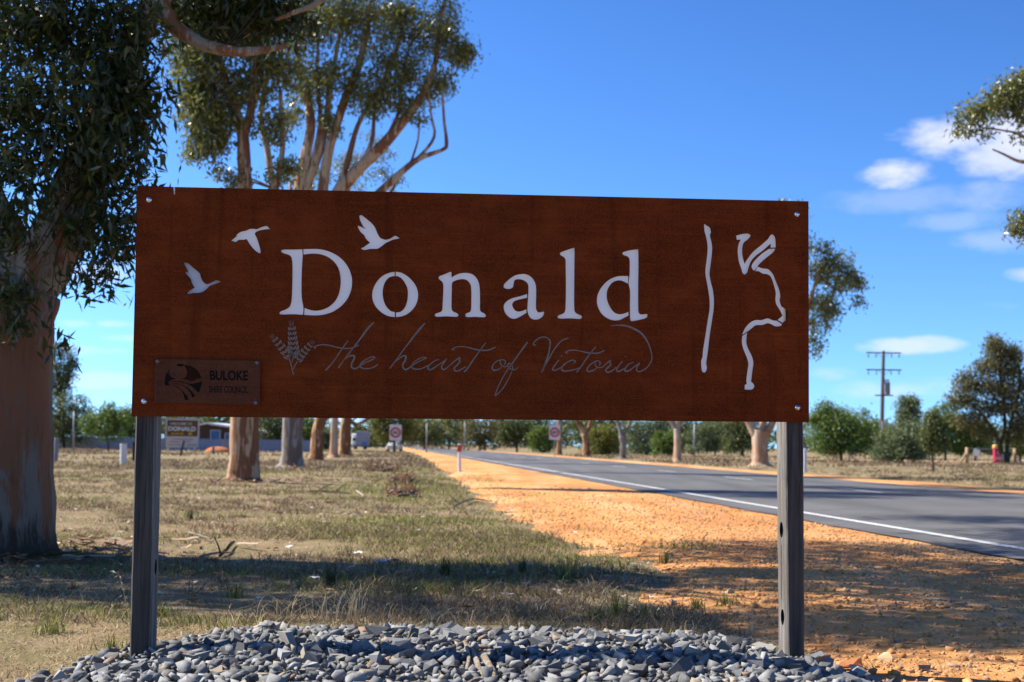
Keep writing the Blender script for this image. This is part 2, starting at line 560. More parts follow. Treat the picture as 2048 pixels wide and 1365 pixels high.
tag(v, 'narrow strip of orange gravel along the far side of the road', kind='structure')
Mt = plain('dirt_track_soil', (.47, .30, .17), .95, .1, 0, .2, .8)
t_ = MB().add([(12, 135, .03), (70, 128, .03), (70, 139, .03), (12, 146, .03)], [(0, 1, 2, 3)]).build('dirt_track', Mt)
tag(t_, 'pale dirt track crossing the field beyond the roadside trees', kind='structure')

# asphalt road with markings
Mr = Mat('asphalt')
r1 = Mr.noise(140, 3, .8); r2 = Mr.noise(.5, 6, .6); r3 = Mr.noise(.9, 5, .6, (1, .03, 1), rot=(0, 0, -.091)); r4 = Mr.noise(.22, 6, .7)
c = Mr.ramp(r1, [(.3, (.066, .064, .062)), (.55, (.118, .115, .111)), (.75, (.21, .205, .198))])
c = Mr.mix(Mr.math('MULTIPLY', r2, .35), c, (.14, .137, .134))
c = Mr.mix(Mr.math('MULTIPLY', Mr.ramp(r3, [(.45, 0.0), (.62, 1.0)]), .6), c, (.066, .065, .064))
c = Mr.mix(Mr.math('MULTIPLY', Mr.ramp(r4, [(.50, 0.0), (.56, 1.0)]), .22), c, (.20, .198, .195))
Mr.bump(r1, .6, .006)
M_ROAD = Mr.base(c, .85, .2)
ss_ = np.concatenate([np.arange(-30, 80, 1.0), 80 * 1.06 ** np.arange(0, 60)])
tt = np.linspace(0, 1, 9)
S, T = np.meshgrid(ss_, tt, indexing='ij')
LAT = L_PAVE0 + (L_PAVE1 - L_PAVE0) * T + np.where(T == 0, .05 * nz2(S, S * 0, 2.0, 31), 0) + np.where(T == 1, .05 * nz2(S, S * 0, 2.3, 32), 0)
XX, YY = RN.x * LAT + RD.x * S, RN.y * LAT + RD.y * S
ZR = .022 + .03 * (1 - (2 * T - 1) ** 2)
road = mesh_np('road', np.stack([XX, YY, ZR], -1), grid_faces(*S.shape)[:, ::-1], M_ROAD, smooth=True)
tag(road, 'grey two lane asphalt highway running away to the left', kind='structure')
ORG['road'] = Vector((0, 0, 0))
def road_z(lat):
    t = (lat - L_PAVE0) / (L_PAVE1 - L_PAVE0)
    return .022 + .03 * (1 - (2 * t - 1) ** 2)
Mp = Mat('road_paint')
p1 = Mp.noise(40, 5, .75)
c = Mp.ramp(p1, [(.40, (.16, .16, .155)), (.47, (.58, .58, .56)), (.8, (.76, .76, .74))])
M_PAINT = Mp.base(c, .7, .3)
def strip(name, l0, l1, s0, s1, n):
    V, F = [], []
    for i in range(n + 1):
        s = s0 + (s1 - s0) * i / n
        for l in (l0, l1):
            V.append(R(l, s, road_z(l) + .007))
    F = [(2 * i, 2 * i + 1, 2 * i + 3, 2 * i + 2)[::-1] for i in range(n)]
    return mesh_np(name, V, F, M_PAINT, road)
strip('edge_line', L_EDGE - .07, L_EDGE + .07, 2, 700, 120)
for k in range(-1, 16):
    s0 = 32.2 + 11.6 * k
    strip('centre_dash', L_CENTRE - .06, L_CENTRE + .06, s0, s0 + 3.7, 3)

# ------------------------------------------------------------------ the big sign
SA = math.atan2(.27, 2.99)
SU, SV, SN = Vector((math.cos(SA), math.sin(SA), 0)), Vector((0, 0, 1)), Vector((math.sin(SA), -math.cos(SA), 0))
S0 = P(263, 833, 6.32)
def uv(px, py, w=0.0):
    """photo pixel -> (u, v) on the sign's plane moved w towards the viewer"""
    d = pdir(px, py)
    o = S0 + SN * w
    t = (o - CAM).dot(SN) / d.dot(SN)
    q = CAM + d * t - o
    return (q.dot(SU), q.dot(SV))
SM = Matrix(((SU.x, SV.x, SN.x, 0), (SU.y, SV.y, SN.y, 0), (SU.z, SV.z, SN.z, 0), (0, 0, 0, 1)))
def S3(u, v, w=0.0):
    return S0 + SU * u + SV * v + SN * w
def cat_closed(pts, step=5):
    """closed Catmull-Rom; a point given twice in a row (3-tuple flag) is a corner"""
    P_ = [(p[0], p[1]) for p in pts]
    fl = [len(p) > 2 for p in pts]
    n, out = len(P_), []
    for i in range(n):
        p1, p2 = P_[i], P_[(i + 1) % n]
        p0 = P_[i - 1] if not fl[i] else p1
        p3 = P_[(i + 2) % n] if not fl[(i + 1) % n] else p2
        for k in range(step):
            t = k / step
            out.append(tuple(.5 * (2 * p1[j] + (p2[j] - p0[j]) * t + (2 * p0[j] - 5 * p1[j] + 4 * p2[j] - p3[j]) * t * t + (3 * p1[j] - p0[j] - 3 * p2[j] + p3[j]) * t ** 3) for j in (0, 1)))
    return out
def cat_open(pts, step=6):
    n, out = len(pts), []
    for i in range(n - 1):
        p0, p1, p2, p3 = pts[max(i - 1, 0)], pts[i], pts[i + 1], pts[min(i + 2, n - 1)]
        for k in range(step):
            t = k / step
            out.append(tuple(.5 * (2 * p1[j] + (p2[j] - p0[j]) * t + (2 * p0[j] - 5 * p1[j] + 4 * p2[j] - p3[j]) * t * t + (3 * p1[j] - p0[j] - 3 * p2[j] + p3[j]) * t ** 3) for j in (0, 1)))
    out.append(tuple(pts[-1][:2]))
    return out
def plate(name, loops, thick, front_w, mat, parent, world=None):
    """flat plate with real cut-outs: loops[0] outline, others holes, (u,v); front face at front_w"""
    cu = bpy.data.curves.new(name, 'CURVE')
    cu.dimensions = '2D'
    cu.fill_mode = 'BOTH'
    cu.extrude = thick / 2
    for lp in loops:
        sp = cu.splines.new('POLY')
        sp.points.add(len(lp) - 1)
        for q, (a, b) in zip(sp.points, lp):
            q.co = (a, b, 0, 1)
        sp.use_cyclic_u = True
    t = bpy.data.objects.new(name + '_tmp', cu)
    COL.objects.link(t)
    dg = bpy.context.evaluated_depsgraph_get()
    me = bpy.data.meshes.new_from_object(t.evaluated_get(dg))
    bpy.data.objects.remove(t, do_unlink=True)
    bpy.data.curves.remove(cu)
    W = world if world is not None else Matrix.Translation(S0 + SN * (front_w - thick / 2)) @ SM
    me.transform(Matrix.Translation(-ORG[parent.name]) @ W)
    me.name = name
    me.materials.clear(); me.materials.append(mat)
    o = bpy.data.objects.new(name, me)
    put(o, parent)
    ORG[o.name] = ORG[parent.name]
    return o
def text_mesh(s, bold=0.0):
    """2-d triangles of a word in the built-in lettering, box normalised to 0..1 x 0..1"""
    cu = bpy.data.curves.new('t', 'FONT')
    cu.body = s
    cu.offset = bold
    t = bpy.data.objects.new('t', cu)
    COL.objects.link(t)
    dg = bpy.context.evaluated_depsgraph_get()
    me = bpy.data.meshes.new_from_object(t.evaluated_get(dg))
    V = np.array([v.co[:] for v in me.vertices])
    F = [tuple(p.vertices) for p in me.polygons]
    bpy.data.objects.remove(t, do_unlink=True)
    bpy.data.curves.remove(cu); bpy.data.meshes.remove(me)
    lo, hi = V.min(0), V.max(0)
    return (V[:, :2] - lo[:2]) / (hi[:2] - lo[:2]), F
def px_loops(defs):
    """[(ox, oy, scale, [(x,y[,corner])...])] -> loops in sign (u,v)"""
    out = []
    for ox, oy, sc, pts in defs:
        out.append([uv(ox + x * sc, oy + y * sc) for x, y in cat_closed(pts)])
    return out

c_ = 1
oD, oO, oA, oK, oB, oB3 = (550, 480, .11719), (730, 530, .12207), (990, 480, .15625), (1380, 430, .26379), (360, 420, .13184), (700, 420, .065934)
CUTS = [
 (*oD, [(465,160,1),(330,165),(170,165),(115,175),(105,195),(125,220),(180,240),(240,260),(275,290),(292,350),(298,450),(298,650),(292,850),(285,1000),(270,1090),(240,1150),(180,1190),(110,1215),(78,1245),(90,1270),(150,1275),(300,1270),(400,1275),(478,1280,1),(485,1200),(480,1120),(462,1030),(452,900),(452,700),(458,500),(468,330),(472,250)]),
 (*oD, [(482,158,1),(600,155),(750,158),(900,190),(1050,260),(1170,360),(1260,490),(1305,620),(1315,720),(1300,850),(1240,1000),(1140,1120),(1020,1210),(900,1260),(780,1285),(650,1290),(497,1282,1),(505,1160,1),(560,1185),(640,1205),(720,1208),(830,1185),(930,1135),(1030,1040),(1090,920),(1118,780),(1120,660),(1095,520),(1030,400),(930,310),(820,260),(700,237),(600,238),(488,252,1)]),
 (*oO, [(485,115,1),(400,130),(290,180),(200,270),(140,380),(118,490),(130,590),(180,690),(270,780),(380,840),(490,857,1),(488,775,1),(420,755),(355,690),(310,600),(290,490),(295,390),(325,290),(380,220),(430,195),(487,185,1)]),
 (*oO, [(502,113,1),(600,130),(700,190),(790,280),(845,370),(870,480),(855,600),(800,710),(710,795),(620,840),(508,857,1),(508,780,1),(580,770),(640,720),(680,640),(700,540),(703,450),(690,370),(650,290),(600,225),(550,192),(502,185,1)]),
 (*oO, [(1205,215),(1225,185),(1300,155),(1390,117),(1415,125),(1418,160),(1418,210,1),(1480,170),(1560,140),(1660,132),(1760,155),(1830,220),(1870,310),(1882,420),(1885,600),(1885,730),(1905,770),(1960,800),(1980,835),(1960,858),(1880,858),(1800,853),(1700,858),(1655,850),(1645,825),(1665,795),(1715,775),(1738,730),(1742,600),(1742,430),(1730,330),(1690,270),(1640,240),(1560,238),(1480,260),(1430,295),(1422,400),(1418,600),(1420,720),(1445,765),(1500,790),(1530,820),(1510,850),(1430,850),(1330,845),(1230,850),(1165,850),(1143,828),(1160,800),(1230,775),(1265,740),(1275,600),(1282,450),(1283,330),(1265,280),(1225,245)]),
 (*oA, [(112,600),(125,560),(190,500),(250,460),(320,440),(390,438),(450,465),(500,520),(525,590),(528,700),(525,850),(535,905),(565,930),(620,920),(628,945),(605,985),(560,1015),(510,1022),(460,1005),(430,960),(415,900),(420,800),(428,650),(425,580),(400,540),(350,512),(290,505),(250,520),(238,570),(225,610),(180,630),(130,622)]),
 (*oA, [(412,692,1),(330,720),(230,745),(160,780),(120,825),(112,870),(130,935),(180,990),(240,1012),(300,995),(403,935,1),(402,888,1),(350,910),(300,918),(255,900),(225,850),(225,815),(250,785),(310,765),(412,742,1)]),
 (*oA, [(832,180),(845,160),(910,135),(1000,105),(1018,120),(1018,300),(1015,600),(1015,850),(1025,920),(1060,950),(1105,970),(1112,995),(1090,1012),(1030,1010),(950,1005),(870,1008),(815,1005),(802,985),(820,965),(870,945),(898,910),(905,800),(908,600),(905,350),(903,260),(885,225),(845,200)]),
 (*oA, [(1632,170),(1650,155),(1720,135),(1820,122),(1835,135),(1838,300),(1835,600),(1835,850),(1842,930),(1870,955),(1940,950),(1953,970),(1935,1000),(1870,1020),(1760,1040),(1738,1035),(1730,1000),(1728,850),(1728,650),(1710,560),(1722,450),(1725,300),(1718,240),(1690,210),(1645,195)]),
 (*oA, [(1708,465,1),(1620,462),(1540,475),(1450,520),(1370,600),(1320,690),(1305,770),(1315,850),(1360,940),(1430,1000),(1510,1030),(1590,1028),(1640,1005),(1712,968,1),(1708,922,1),(1650,945),(1590,952),(1530,930),(1480,870),(1440,780),(1432,700),(1445,630),(1490,560),(1540,528),(1600,520),(1650,535),(1703,562,1)]),
 (*oK, [(106,66,1),(130,82),(152,98),(160,130),(153,155),(165,210),(170,260),(163,330),(152,420),(150,455),(160,510),(175,570),(183,640),(180,720),(165,820),(150,920),(135,1050),(125,1120),(130,1160),(120,1190),(105,1195),(90,1180),(85,1110),(95,1080),(100,1020),(115,930),(135,800),(148,720),(148,640),(135,550),(120,470),(117,420),(125,350),(133,280),(132,220),(120,160),(110,120)]),
 (*oK, [(350,158,1),(400,145),(440,142),(460,158),(440,185),(410,210),(398,250),(400,310),(415,370,1),(440,330),(480,280),(540,230),(590,185),(610,155),(632,150),(648,180),(652,247,1),(612,250,1),(612,218,1),(560,265),(500,310),(465,350),(445,400),(435,435),(415,452),(398,440),(388,405),(370,350),(362,280),(368,225),(385,188,1),(355,190,1)]),
 (*oK, [(648,256,1),(630,285),(580,325),(530,370),(508,400),(487,425,1),(472,410),(468,385),(490,350),(540,300),(600,258,1)]),
 (*oK, [(495,428,1),(515,392,1),(550,405),(595,413),(630,450),(655,510),(675,560),(686,610),(682,650),(693,690),(708,703,1),(730,720),(743,755),(735,795),(712,810),(704,820,1),(665,797,1),(685,780),(702,765,1),(680,720),(655,680),(648,640),(650,590),(635,530),(615,475),(590,452),(550,445),(520,428)]),
 (*oK, [(660,803,1),(700,828,1),(690,842),(650,846),(620,832),(590,822),(550,835),(500,838),(470,860),(440,882),(398,910,1),(405,885),(425,850),(460,815),(500,798),(545,798),(590,785),(630,800)]),
 (*oK, [(396,920,1),(436,892,1),(430,930),(430,975),(445,1020),(470,1070),(482,1120),(475,1180),(465,1265,1),(485,1285),(488,1305),(470,1325),(415,1325,1),(415,1290,1),(430,1285,1),(428,1250),(435,1190),(443,1130),(430,1080),(405,1020),(394,970)]),
 (*oB, [(775,468,1),(810,440),(860,400,1),(862,375),(920,335),(1000,315),(1060,290),(1120,288),(1165,292),(1230,265),(1290,247),(1325,248),(1345,275),(1375,292,1),(1320,295),(1250,305),(1175,325),(1140,350),(1140,380),(1165,430),(1195,520),(1215,590),(1222,640),(1210,662,1),(1150,625),(1080,550),(1040,490),(1012,445,1),(960,455),(890,458),(850,485),(810,478)]),
 (*oB, [(75,795,1),(130,820),(200,880),(270,935),(305,975),(315,1020),(345,1085),(400,1125),(470,1105),(530,1075),(570,1070),(600,1085),(630,1095,1),(570,1112),(500,1135),(440,1165),(400,1205),(340,1245),(280,1260),(200,1262),(150,1278),(105,1268,1),(140,1230),(190,1195),(220,1180,1),(180,1110),(160,1050),(120,1000),(80,955,1),(85,940),(130,955,1),(110,910),(80,850),(65,815)]),
 (*oB3, [(285,180,1),(340,160),(420,210),(520,290),(650,400),(740,510),(790,610),(840,730),(910,840),(980,880),(1080,905),(1200,880),(1290,830),(1350,790),(1400,795),(1460,830),(1520,858,1),(1440,880),(1300,910),(1180,965),(1080,1010),(980,1090),(870,1165),(780,1185),(620,1185),(510,1210),(400,1215),(330,1170,1),(430,1120),(530,1050),(610,995,1),(540,940),(470,850),(430,770),(350,700),(300,640),(240,530,1),(250,485),(340,515),(480,585,1),(400,500),(340,390),(300,290)]),
]
sign_base = G(920, 1330, .0)
sign = empty('welcome_sign', (S0 + SU * 1.5 - Vector((0, 0, S0.z))), 'large rust brown steel town sign with cut out white letters on two timber posts', 'sign')
outline = [uv(275, 372), uv(347, 374.2), uv(348, 384), uv(349.6, 384), uv(349.6, 374.3), uv(1617, 403), uv(1618, 845), uv(263, 833)]
plate('face_panel', [outline] + px_loops(CUTS), .005, 0.0, M_RUST, sign)
bk = [uv(286, 384, -.02), uv(1567, 412, -.02), uv(1567, 836, -.02), uv(276, 824, -.02)]
plate('white_backing', [bk], .004, -.017, M_ACRYL, sign)

def ribbon(name, strokes, mat, parent, w=.0006, min_w=.0):
    """pen strokes as thin flat ribbons on the sign: [(ox,oy,scale,[(x,y[,half width])...], default half width px)]"""
    V, F = [], []
    for ox, oy, sc, pts, hw in strokes:
        q = [(x[0], x[1], x[2] if len(x) > 2 else hw) for x in pts]
        n = len(q)
        c = cat_open([(a, b) for a, b, _ in q])
        st = (len(c) - 1) / max(1, n - 1)
        base = len(V)
        for i, (x, y) in enumerate(c):
            k = i / st
            k0 = min(int(k), n - 2)
            h = q[k0][2] + (q[k0 + 1][2] - q[k0][2]) * (k - k0)
            end = min(i, len(c) - 1 - i)
            if end == 0:
                h *= .45
            a, b = c[max(i - 1, 0)], c[min(i + 1, len(c) - 1)]
            tx, ty = b[0] - a[0], b[1] - a[1]
            L = math.hypot(tx, ty) or 1
            for sgn in (-1, 1):
                p = uv(ox + (x - sgn * ty / L * h) * sc, oy + (y + sgn * tx / L * h) * sc)
                V.append(S3(p[0], p[1], w))
        F += [(base + 2 * i, base + 2 * i + 1, base + 2 * i + 3, base + 2 * i + 2) for i in range(len(c) - 1)]
    return mesh_np(name, V, F, mat, parent)
oT, oH, oF, oV = (620, 630, .1172), (760, 630, .1172), (960, 640, .11725), (1050, 640, .13184)
STR = [
 (*oT, [(108,568),(68,562),(80,545),(130,525),(220,510),(320,520),(440,550),(560,572),(680,572),(770,545),(830,515)], 10),
 (*oT, [(655,440,6),(590,520,10),(500,650,9),(400,800,8),(320,890,11),(265,950,12)], 10),
 (*oT, [(1090,130,10),(990,230,17),(880,380,14),(780,510,11),(640,690,9),(560,800,10),(480,910,9)], 10),
 (*oT, [(545,810,6),(620,735,9),(700,698,13),(755,705,16),(750,760,15),(712,830,14),(710,890,14),(750,920,14),(810,905,12),(850,875,10),(950,815,9),(1050,770,9),(1105,730,11),(1060,718,8),(960,760,8),(880,820,9),(852,870,11),(880,905,11),(960,920,10),(1060,905,10),(1130,870,8),(1165,840,5)], 10),
 (*oH, [(770,140,10),(690,230,17),(600,340,15),(500,470,12),(400,600,10),(300,740,9),(230,830,10),(165,920,9)], 10),
 (*oH, [(230,835,6),(320,752,9),(400,702,12),(442,712,15),(430,780,15),(390,850,14),(400,910,14),(440,935,14),(500,905,12),(540,870,10),(640,810,9),(740,762,9),(790,737,10),(740,727,8),(650,760,8),(570,820,9),(540,890,11),(590,925,11),(680,925,10),(760,895,9),(820,860,6)], 10),
 (*oH, [(1010,755,5),(930,790,8),(850,850,10),(815,905,12),(845,938,13),(900,920,11),(990,860,9),(1080,800,9),(1145,745,8)], 9),
 (*oH, [(1145,745,7),(1090,820,10),(1050,890,11),(1080,937,12),(1140,905,9),(1210,850,8),(1300,770,9),(1360,732,11),(1350,770,13),(1362,800,12),(1320,855,12),(1270,900,13),(1275,950,13),(1325,960,12),(1400,925,10),(1470,880,6)], 9),
 (*oH, [(1810,470,7),(1720,590,10),(1640,700,10),(1550,830,11),(1490,920,12),(1430,978,12)], 10),
 (*oH, [(1270,592,8),(1230,600,9),(1245,575,8),(1320,547,8),(1420,545,8),(1530,565,9),(1650,595,11),(1760,608,12),(1860,600,12),(1975,552,9)], 10),
 (*oF, [(370,810,6),(300,850,10),(230,860,12),(207,820,11),(230,760,9),(290,705,8),(370,682,9),(425,695,9),(430,740,8),(405,778,7)], 9),
 (*oF, [(348,690,7),(345,740,8),(380,790,9),(440,800,9),(490,760,8),(515,738,7),(545,770,8),(562,850,8)], 8),
 (*oF, [(812,378,11),(720,505,13),(620,645,11),(540,760,10),(460,865,9),(370,1020,8),(300,1170,9),(252,1300,11)], 10),
 (*oF, [(255,1300,10),(340,1230,9),(430,1110,8),(510,960,7),(545,875,6)], 8),
 (*oF, [(500,735,6),(470,765,8),(485,810,9),(530,845,9),(585,855,8),(630,830,6),(662,798,4)], 8),
 (*oV, [(170,385,6),(130,380,9),(140,340,9),(210,280,9),(290,262,8),(350,283,9),(380,330,10),(375,420,11),(350,540,12),(300,690,14),(250,800,10)], 9),
 (*oV, [(262,790,8),(340,630,10),(450,440,9),(560,315,9),(662,280,8)], 9),
 (*oV, [(518,605,7),(460,680,9),(422,740,11),(440,770,10),(500,750,8),(555,715,6)], 8),
 (*oV, [(545,562,8),(568,542,8)], 8),
 (*oV, [(738,660,7),(765,632,8),(720,612,8),(640,645,9),(570,705,11),(556,752,11),(590,778,11),(680,772,10),(760,752,8),(835,725,6)], 8),
 (*oV, [(1080,405,6),(1010,485,9),(930,595,9),(850,710,10),(780,800,10)], 9),
 (*oV, [(655,505,7),(615,500,8),(650,472,8),(740,460,8),(840,475,8),(960,500,10),(1080,508,10),(1150,492,9),(1208,462,6)], 9),
 (*oV, [(1090,732,6),(1030,770,10),(960,785,12),(943,750,11),(980,690,9),(1050,640,9),(1110,622,8),(1142,655,8),(1125,695,7)], 8),
 (*oV, [(1060,645,7),(1072,700,8),(1120,727,8),(1180,715,7),(1240,660,8),(1298,615,9),(1285,650,11),(1298,685,11),(1240,740,11),(1225,780,12),(1270,797,12),(1340,760,9),(1385,718,6)], 8),
 (*oV, [(1480,625,7),(1420,700,9),(1390,750,11),(1410,785,11),(1470,762,9),(1520,730,7)], 8),
 (*oV, [(1518,568,7),(1533,552,7)], 8),
 (*oV, [(1650,640,5),(1580,672,8),(1525,730,10),(1520,778,12),(1580,770,10),(1660,712,8),(1742,652,7)], 8),
 (*oV, [(1742,655,7),(1698,720,9),(1698,770,10),(1740,785,9),(1830,742,8),(1900,660,8),(1925,570,8),(1900,440,9),(1850,320,12),(1770,210,15),(1660,140,16),(1550,97,14),(1430,82,10),(1300,92,4)], 8),
]
ribbon('script_lettering', STR, M_SLOTGREY, sign)
# wheat ears, each grain a small lozenge
def lozenge(cx, cy, L, W_, ang, o):
    ca, sa = math.cos(ang), math.sin(ang)
    pts = []
    for t, k in ((-.5, 0), (-.2, .45), (.1, .5), (.5, 0), (.1, -.5), (-.2, -.45)):
        x, y = cx + t * L * ca - k * W_ * sa, cy + t * L * sa + k * W_ * ca
        u_, v_ = uv(o[0] + x * o[2], o[1] + y * o[2])
        pts.append(S3(u_, v_, .0006))
    return pts
oW = (530, 630, .09524)
wv = MB()
for (x0, y0, x1, y1, n, sc) in ((605, 800, 565, 290, 6, 1.15), (495, 850, 215, 520, 5, 1.0), (700, 920, 940, 640, 5, .9)):
    ax = math.atan2(y1 - y0, x1 - x0)
    nx, ny = -math.sin(ax), math.cos(ax)
    for i in range(n):
        t = i / (n - 1)
        cx, cy = x0 + (x1 - x0) * t, y0 + (y1 - y0) * t
        k = (1 - .35 * t) * sc
        for s in (-1, 1):
            for off, a_, L in ((30, .55, 96), (84, .32, 132)):
                wv.add(lozenge(cx + s * nx * off * k, cy + s * ny * off * k, L * k, 46 * k, ax + s * a_, oW), [(0, 1, 2, 3, 4, 5)])
    for s in (-1.2, -.4, .4, 1.2):
        wv.add(lozenge(x1 + math.cos(ax + s * .12) * 95 * sc + nx * s * 22, y1 + math.sin(ax + s * .12) * 95 * sc + ny * s * 22, 150 * sc, 8, ax + s * .12, oW), [(0, 1, 2, 3, 4, 5)])
wv.build('wheat_emblem', M_SLOTGREY, sign)
ribbon('wheat_stems', [(*oW, [(500, 900), (545, 1040), (600, 1265)], 11), (*oW, [(598, 850), (585, 930), (560, 1010)], 8), (*oW, [(680, 970), (620, 1090), (590, 1160)], 9)], M_SLOTGREY, sign)
# dome bolts at the corners
def dome(mb, c, r, h, N_, seg=14, rings=4):
    t1 = N_.orthogonal().normalized(); t2 = N_.cross(t1)
    V = [c + N_ * h]
    for k in range(1, rings + 1):
        a = k / rings * math.pi / 2
        for j in range(seg):
            b = 2 * math.pi * j / seg
            V.append(c + N_ * (h * math.cos(a)) + (t1 * math.cos(b) + t2 * math.sin(b)) * (r * math.sin(a)))
    F = [(0, 1 + j, 1 + (j + 1) % seg) for j in range(seg)]
    for k in range(rings - 1):
        F += [(1 + k * seg + j, 1 + (k + 1) * seg + j, 1 + (k + 1) * seg + (j + 1) % seg, 1 + k * seg + (j + 1) % seg) for j in range(seg)]
    mb.add(V, F)
def bolt(name, px, py, r, parent, w=0.0, mat=None):
    u_, v_ = uv(px, py, w)
    b = MB()
    c = S3(u_, v_, w)
    dome(b, c, r, r * .62, SN)
    t1, t2 = SU, SV
    b.tube([c + SN * .0002, c + SN * .0022], r * 1.25, 16)
    return b.build(name, mat or M_ZINC, parent, smooth=True)
for px, py in ((298, 400), (1594, 429), (288, 803), (1595, 816)):
    bolt('bolt', px, py, .0095, sign)
# council plaque
PW = .014
pl = [uv(310, 718, PW), uv(521, 722, PW), uv(519, 811, PW), uv(308, 805, PW)]
plaque = plate('council_plaque', [pl], .004, PW, M_RUST2, sign)
oE = (320, 720, .06227)
EMB = [[(350,265,1),(265,370),(185,500),(155,640),(150,800,1),(200,825),(340,800,1),(262,740),(380,645),(520,612),(400,585),(315,500),(280,420)],
       [(530,170,1),(620,130),(770,150,1),(740,200),(610,215)],
       [(775,170,1),(950,190),(1130,280),(1260,420),(1330,600,1),(1200,605),(1060,685),(870,645),(700,605,1),(820,560),(880,420),(850,320)],
       [(330,700,1),(520,690),(700,700),(900,760),(1050,770),(1350,700,1),(1330,820),(1270,1000),(1220,1050,1),(1120,950),(950,810),(760,740),(550,715)],
       [(380,775,1),(560,765),(760,830),(920,920),(1050,1050),(1120,1150,1),(1090,1200),(1030,1210,1),(960,1040),(830,900),(650,800)],
       [(340,805,1),(520,840),(650,930),(770,1050),(860,1150),(920,1280,1),(880,1300),(800,1290,1),(740,1080),(640,950),(520,870)]]
M_CUTR = plain('shaded_rust_cut', (.03, .010, .004), .9, .1)
def flat_poly(mb, pts, w):
    p3 = [Vector((a, b, 0)) for a, b in pts]
    mb.add([S3(a, b, w) for a, b in pts], [t for t in tessellate_polygon([p3])])
em, em2 = MB(), MB()
for k, e in enumerate(EMB):
    flat_poly(em2 if k == 2 else em, [uv(oE[0] + x * oE[2], oE[1] + y * oE[2], PW) for x, y in cat_closed(e, 4)], PW + .0006)
em.build('round_emblem', M_CUT, plaque)
em2.build('emblem_sky', M_CUTR, plaque)
def sign_text(name, s, px0, py0, px1, py1, w, mat, parent, bold=0.0, slope=0.012):
    V, F = text_mesh(s, bold)
    out = []
    for a, b in V:
        u_, v_ = uv(px0 + (px1 - px0) * a, py1 + (py0 - py1) * b + slope * (px1 - px0) * a, w)
        out.append(S3(u_, v_, w + .0006))
    return mesh_np(name, out, F, mat, parent)
sign_text('lettering', 'BULOKE', 420, 741, 496, 761, PW, M_CUT, plaque, .03)
sign_text('lettering', 'SHIRE COUNCIL', 418, 772, 496, 785.5, PW, M_CUT, plaque, .012)
for px, py in ((315, 723), (514, 726), (511, 806)):
    bolt('plaque_bolt', px, py, .0065, plaque, PW, plain('dull_bolt', (.22, .15, .13), .5, .3, .3))
# bird dropping running over the top edge
dr = MB()
for (a, b, c2, d) in ((344, 374, 348, 389),):
    pts = [(346.0, 374.6), (349.4, 374.6), (349.0, 381), (350.2, 386), (350.0, 389.5), (348.6, 390), (347.6, 386), (347.4, 381)]
    flat_poly(dr, [uv(x, y) for x, y in pts], .0009)
dr.build('white_dropping', plain('chalk_white', (.55, .52, .48), .9, .1), sign)

